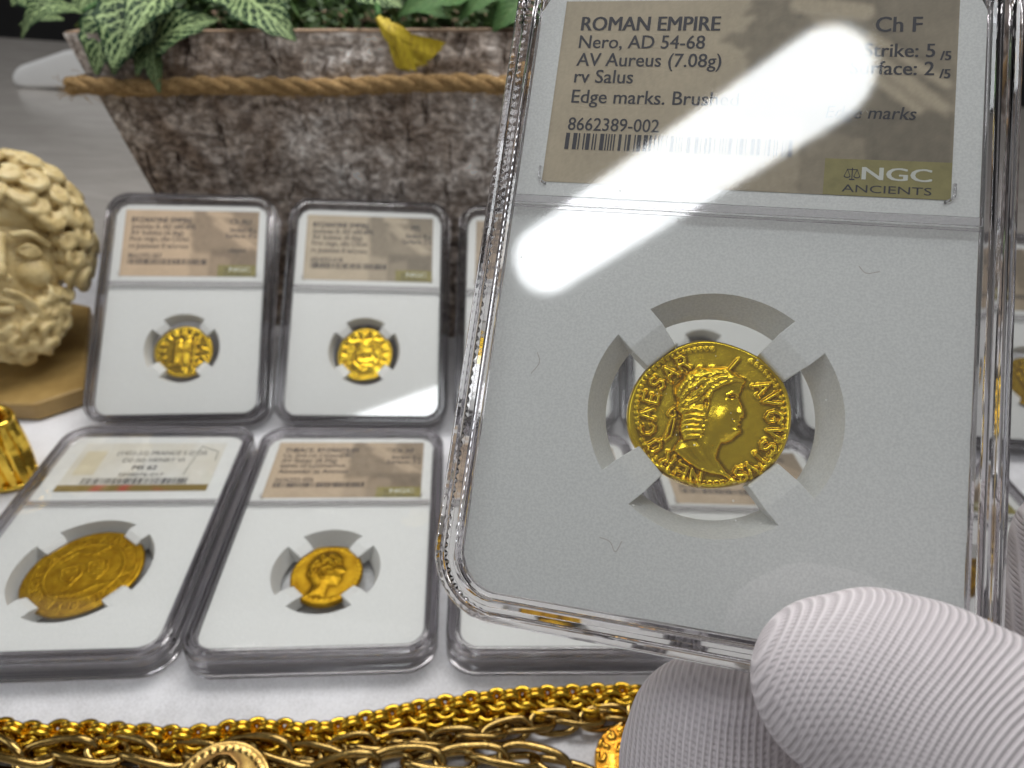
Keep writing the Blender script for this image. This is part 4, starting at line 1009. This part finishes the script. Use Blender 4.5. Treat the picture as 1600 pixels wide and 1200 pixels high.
# plinth
pc = [at_z(130, 611, 0), at_z(140, 478, 0)]
PT = 7.0
pts = [at_z(132, 606, PT), at_z(52, 632, PT), v3(-215, 172, PT), v3(-262, 200, PT), v3(-245, 262, PT), at_z(141, 478, PT)]
pts = [v3(p.x, p.y, PT) for p in pts]; n = len(pts)
PLO = v3(-200, 215, 0)
V = [p-PLO for p in pts]+[v3(p.x, p.y, .1)-PLO for p in pts]
me = new_mesh('plinth', V, [tuple(range(n)), tuple(range(n, 2*n))[::-1]]+[(i, n+i, n+(i+1) % n, (i+1) % n) for i in range(n)], False)
bm = bmesh.new(); bm.from_mesh(me); bmesh.ops.recalc_face_normals(bm, faces=bm.faces[:]); bmesh.ops.bevel(bm, geom=bm.edges[:], offset=.1, segments=3, affect='EDGES', profile=.5); bm.to_mesh(me); bm.free()
o = link('plinth', me, noisy('plinth_stone', [(.3, (.24, .145, .04)), (.7, (.42, .28, .10))], .8, .45, 0, .2, .02)); o.location = PLO*S
tag(o, 'low tan stone plinth under the marble head', 'plinth')

# ------------------------------------------------------------------ gold link band standing at the left edge
BR = v3(-163, 155, 0); bcent = at_z(8, 748, 0)
band = empty('gold_bracelet', bcent); tag(band, 'shiny gold bracelet of upright faceted bars standing at the left edge', 'bracelet')
def bar_mesh():
    mb = MB(); n = 9; V = []; F = []
    for i in range(n):
        t = i/(n-1); z = 1+22*t; w1 = 2.3*(.75+.5*math.sin(math.pi*min(1, t*1.05)))*(1 if i % 2 else .93); b = .7*math.sin(math.pi*t)
        V += [(-w1, -1.0+b, z), (-w1*.35, .9+b, z), (w1*.35, .9+b, z), (w1, -1.0+b, z), (0, -1.6+b, z)]
    for i in range(n-1):
        for j in range(5): F.append((i*5+j, i*5+(j+1) % 5, (i+1)*5+(j+1) % 5, (i+1)*5+j))
    F += [(4, 3, 2, 1, 0), tuple(range((n-1)*5, n*5))]
    return new_mesh('bar', V, F, False)
bmh = bar_mesh(); bmh.materials.append(M['gold_band']); RB = 8.2; nb = 16
for k in range(nb):
    a = 2*math.pi*k/nb
    o = link('bar', bmh, None, band, (RB*1.12*math.cos(a), RB*.72*math.sin(a), 0), (0, 0, math.atan2(math.sin(a)/.72, math.cos(a)/1.12)-math.pi/2))
for z, r_ in ((23.0, RB+.4), (1.2, RB+.4)):
    mb = MB(); mb.torus((0, 0, z), r_, .8, None, 64, 8, (1.12, .74)); mb.build('hoop', M['gold_band'], band)

# ------------------------------------------------------------------ chains
def chain(name, label, cat, path_px, pitch, mesh, mat, z, tiltf, group=None, zamp=0, parts='link'):
    P = [at_z(x, y, z) for x, y in path_px]; P = [v3(p.x, p.y, z) for p in P]
    pts = spline(P, 30); cum = [0]
    for a, b in zip(pts[:-1], pts[1:]): cum.append(cum[-1]+(b-a).length)
    root = empty(name, P[0]); tag(root, label, cat, group)
    s = 0; k = 0; i = 0; rs = random.Random(len(path_px)*7+int(z*3))
    while s < cum[-1]-pitch*.3:
        while cum[i+1] < s: i += 1
        t = (s-cum[i])/(cum[i+1]-cum[i]+1e-9); p = pts[i].lerp(pts[i+1], t); d = (pts[i+1]-pts[i]).normalized()
        n_ = v3(0, 0, 1); side = n_.cross(d).normalized()
        B = Matrix((d, side, n_)).transposed() @ Matrix.Rotation(tiltf(k, rs), 3, 'X') @ Matrix.Rotation(rs.uniform(-.12, .12), 3, 'Z')
        o = link(parts, mesh, mat, root)
        m4 = B.to_4x4(); m4.translation = (p-P[0]+v3(0, 0, zamp*rs.uniform(-.5, .5)))*S; o.matrix_local = m4
        s += pitch; k += 1
    return root
mb = MB()
for dz in (-.58, .58): mb.torus((0, 0, dz), 2.35, .62, None, 26, 8)
rolo = mb.build('link', M['gold_chain']).data; bpy.data.objects.remove(bpy.data.objects['link'])
chain('gold_chain', 'bright yellow gold chain of double round links, rearmost of the chains below the cases', 'chain',
      [(-20, 1142), (60, 1150), (110, 1146), (200, 1152), (290, 1156), (400, 1143), (500, 1148), (600, 1126), (700, 1106), (800, 1094), (900, 1090), (1010, 1085)], 2.9, rolo, M['gold_chain'], 3.0,
      lambda k, rs: (math.pi/2*.95 if k % 2 == 0 else .15)+rs.uniform(-.15, .15))
chain('gold_chain', 'second strand of round gold links, tucked just in front of the rearmost chain', 'chain',
      [(-20, 1163), (110, 1164), (290, 1172), (400, 1160), (500, 1164), (600, 1142), (700, 1122), (800, 1112), (900, 1106), (1010, 1100)], 2.9, rolo, M['gold_chain'], 1.7,
      lambda k, rs: (math.pi/2*.7 if k % 2 else -.35)+rs.uniform(-.2, .2))
def oval_link(Lh, Wh, r_, twist=.25):
    pts = []
    for i in range(40):
        t = 2*math.pi*i/40; x = Lh*math.copysign(abs(math.cos(t))**.8, math.cos(t)); y = Wh*math.copysign(abs(math.sin(t))**.9, math.sin(t))
        pts.append(v3(x, y, twist*math.sin(2*t)*Wh))
    mb = MB(); mb.tube(pts, r_, 10, True); o = mb.build('link', M['brass']); me = o.data; bpy.data.objects.remove(o); return me
big = oval_link(7.4, 2.9, .85); med = oval_link(5.4, 2.3, .7)
tf = lambda k, rs: (.45 if k % 2 else -.75)+rs.uniform(-.3, .3)
chain('brass_chain', 'antique brass chain of long oval links running from the centre to the glove', 'chain', [(500, 1180), (580, 1165), (660, 1160), (760, 1150), (860, 1128), (960, 1118), (1040, 1110)], 5.6, med, M['brass'], 2.6, tf, zamp=1)
chain('brass_chain', 'antique brass chain of long oval links at the lower left corner', 'chain', [(-60, 1165), (40, 1182), (150, 1175), (260, 1182), (390, 1178), (500, 1190), (560, 1200)], 6.6, big, M['brass'], 3.2, tf, zamp=1.5)
chain('brass_chain', 'nearest brass chain strand, cut off by the bottom edge at the centre', 'chain', [(480, 1215), (580, 1200), (680, 1192), (790, 1188), (870, 1200), (940, 1225)], 6.6, big, M['brass'], 3.8, tf, zamp=1.5)
chain('brass_chain', 'brass chain strand under the others at the lower left', 'chain', [(-60, 1205), (80, 1200), (200, 1206), (330, 1225), (450, 1205), (560, 1225)], 6.0, med, M['brass'], 1.6, tf, zamp=1)
def medal(px, py, r_, z, label, mat, relief, tx, name='medallion'):
    me = coin_mesh(name, r_, r_, 1.4, 50, 160, relief, .0, 5)
    o = link(name, me, mat); p = at_z(px, py, z); o.location = v3(p.x, p.y, z)*S; o.rotation_euler = (tx, 0, .3)
    tag(o, label, 'coin'); return o
sc_r = lambda k, f: (lambda X, Y, RR, TT: f(X*k, Y*k, RR, TT))
chain('brass_chain', 'dark brass chain strand between the gold chain and the long oval links', 'chain', [(560, 1178), (660, 1146), (760, 1130), (870, 1112), (1000, 1100)], 5.6, med, M['brass'], 1.3, tf, zamp=.6)
medal(340, 1244, 10.0, 5.2, 'worn brass coin pendant lying among the chains at the bottom edge', M['brass'], horned, .12)
medal(990, 1195, 8.3, 1.6, 'orange gold coin peeking out beside the gloved finger at the bottom', gold('orange_gold', (.90, .50, .07), (.75, .36, .03), .22, 14, .4), figures, .1, 'gold_coin')

# ------------------------------------------------------------------ gloved hand
def glove():
    Hm = HELD.to_3x3(); Ho = Vector((24.32, 72.87, 112.77))
    def Lp(*q): return Vector(q)
    bones = []    # (points, radii, mode)
    thumb = [((12.3, -40.5, 12.4), 7.9), ((14.6, -40.2, 13.5), 8.9), ((18, -41.4, 14.2), 9.9), ((26, -45.5, 15.4), 10.6), ((38, -55, 14), 11.8), ((50, -68, 8), 13)]
    index = [((5.2, -55.5, -12.5), 10.6), ((5.4, -59, -13), 11.3), ((8, -68, -14), 11.5), ((16, -81, -14.5), 11.5), ((32, -90, -14), 11.5), ((50, -84, -12), 12)]
    middle = [((38, -58, -24), 9), ((43, -66, -26), 9.5), ((50, -74, -26), 10), ((60, -78, -20), 11)]
    side = [((43.5, -25, -9), 7.4), ((44.5, -34, -9.5), 8.8), ((47, -48, -10), 10), ((54, -64, -8), 12), ((62, -76, -6), 14)]
    little = [((54, -44, -24), 8), ((58, -54, -25), 8.6), ((64, -66, -20), 10), ((68, -78, -12), 13)]
    palm = [((55, -78, -5), 15), ((72, -90, -5), 19), ((95, -104, -2), 19), ((125, -122, 0), 18)]
    mb = MB()
    for k, ch in enumerate((thumb, index, middle, side, little, palm)):
        P = [Hm @ Vector(p)+Ho for p, r_ in ch]; R_ = [r_ for p, r_ in ch]
        sp = spline(P, 7); rr = []
        for i in range(len(P)-1):
            for q in range(7): t = q/7; t = t*t*(3-2*t); rr.append(R_[i]*(1-t)+R_[i+1]*t)
        rr.append(R_[-1])
        mb.tube(sp, rr, 26)
        mb.ball(sp[0], rr[0]*.995, 26, 16); mb.ball(sp[-1], rr[-1], 20, 12)
        bones.append((sp, rr, k))
    # web between thumb and palm
    o = remeshed('gloved_hand', mb, 1.0, M['knit'], None, 6)
    me = o.data; n = len(me.vertices); co = np.zeros(n*3); me.vertices.foreach_get('co', co); co = co.reshape(-1, 3)/S
    lc = (co-np.array(Ho)) @ np.array(Hm)
    best = np.full(n, 1e9); rib = np.zeros(n); crs = np.zeros(n)
    for sp, rr, k in bones:
        s = 0
        n0 = None
        for i in range(len(sp)-1):
            a, b = np.array(sp[i]), np.array(sp[i+1]); d = b-a; L = np.linalg.norm(d)
            t = ((co-a)@d)/(L*L); tc = np.clip(t, -99 if i == 0 else 0, 1); q = a+np.clip(t, 0, 1)[:, None]*d
            dist = np.linalg.norm(co-q, axis=1)/rr[i]
            m_ = dist < best-1e-6
            dn = d/L
            ref = np.array(Hm @ Vector((0, 0, 1))); ref = ref-dn*(ref@dn); ref /= np.linalg.norm(ref); sd = np.cross(dn, ref)
            off = co-q; ang = np.arctan2(off@sd, off@ref)
            along = s+tc*L
            if k == 0: r_, c_ = 1.8*np.hypot(lc[:, 0]-29, (lc[:, 1]+47)), 26*np.arctan2(lc[:, 1]+47, lc[:, 0]-29)+1.0*lc[:, 2]
            elif k in (1, 3): r_, c_ = 1.05*(lc[:, 0]+.25*lc[:, 2]+.06*(lc[:, 1]+50)-(15 if k == 3 else 0)), 1.1*(lc[:, 1]+.4*lc[:, 2])
            else: r_, c_ = ang*9.0, along
            rib = np.where(m_, r_, rib); crs = np.where(m_, c_, crs); best = np.where(m_, dist, best)
            s += L
    at1 = me.attributes.new('rib', 'FLOAT', 'POINT'); at1.data.foreach_set('value', rib)
    at2 = me.attributes.new('cross', 'FLOAT', 'POINT'); at2.data.foreach_set('value', crs)
    tag(o, 'hand in white ribbed knit glove gripping the lower right corner of the held case', 'hand')
    return o
def knit_mat():
    m, nt, bs, o = mat_new('ribbed_knit')
    def att(n_): a = N_(nt, 'ShaderNodeAttribute'); a.attribute_name = n_; return a.outputs['Fac']
    def mth(op, a, b=None):
        n = N_(nt, 'ShaderNodeMath', operation=op)
        for i, q in enumerate((a, b)):
            if q is None: continue
            if isinstance(q, (int, float)): n.inputs[i].default_value = q
            else: nt.links.new(q, n.inputs[i])
        return n.outputs[0]
    v = coords(nt); wob = noise_tex(nt, 1.2, 2, .5, v); fuzz = noise_tex(nt, 60, 4, .8, v); patch = noise_tex(nt, .9, 4, .6, v)
    r_ = mth('ADD', att('rib'), mth('MULTIPLY', wob, .5))
    s1 = mth('ADD', mth('MULTIPLY', mth('SINE', mth('MULTIPLY', r_, 2*math.pi/.80)), .5), .5)
    thin = mth('POWER', s1, 4.0)                                  # the raised wale between rows of stitches
    row = mth('SUBTRACT', 1.0, s1)
    dots = mth('POWER', mth('ADD', mth('MULTIPLY', mth('SINE', mth('MULTIPLY', att('cross'), 2*math.pi/.62)), .5), .5), 2.0)
    h = mth('ADD', mth('SUBTRACT', mth('MULTIPLY', s1, .9), mth('MULTIPLY', mth('MULTIPLY', row, dots), .55)), mth('MULTIPLY', fuzz, .35))
    bump(nt, bs, h, .8, .02)
    tone = mth('ADD', mth('SUBTRACT', mth('MULTIPLY', thin, .32), mth('MULTIPLY', mth('MULTIPLY', row, dots), .30)), mth('ADD', mth('MULTIPLY', fuzz, .7), mth('MULTIPLY', patch, .35)))
    nt.links.new(ramp(nt, tone, [(.0, (.42, .375, .395)), (.85, (.72, .67, .69))]), bs.inputs['Base Color'])
    bs.inputs['Roughness'].default_value = .95; bs.inputs['Sheen Weight'].default_value = .15; bs.inputs['Specular IOR Level'].default_value = .1
    return m
M['knit'] = knit_mat()
glove()

# dust flecks and lint on the front of the held case
V = []; F = []; rs = random.Random(77)
for k in range(170):
    x = rs.uniform(-25.5, 25.5); y = rs.uniform(-38, 37)
    if rs.random() < .45: y = rs.uniform(-38, 5)
    if y > 14 and x < 23.5: continue
    r_ = rs.choice((.05, .06, .08, .11)); b_ = len(V); a0 = rs.random()*6
    for q in range(5): V.append((x+r_*math.cos(a0+q*1.257)*rs.uniform(.6, 1.4), y+r_*math.sin(a0+q*1.257)*rs.uniform(.6, 1.4), 3.03))
    F.append(tuple(range(b_, b_+5)))
dust = obj('dust_flecks', V, F, flat('dust', (.62, .62, .60), .9), held, False); tag(dust, kind='stuff')
for pts_ in ([(-10.8, -31.6, 3.06), (-9.6, -31.9, 3.12), (-8.9, -32.9, 3.06), (-8.3, -31.6, 3.06)], [(14, 2, 3.06), (14.8, 1.2, 3.12), (16.2, 1.5, 3.06)], [(-21, -14, 3.06), (-20.2, -12.6, 3.1), (-20.6, -11.4, 3.06)]):
    mb = MB(); mb.tube(spline(pts_, 6), .022, 4); mb.build('lint_fibre', flat('lint', (.22, .15, .12), .8), held)
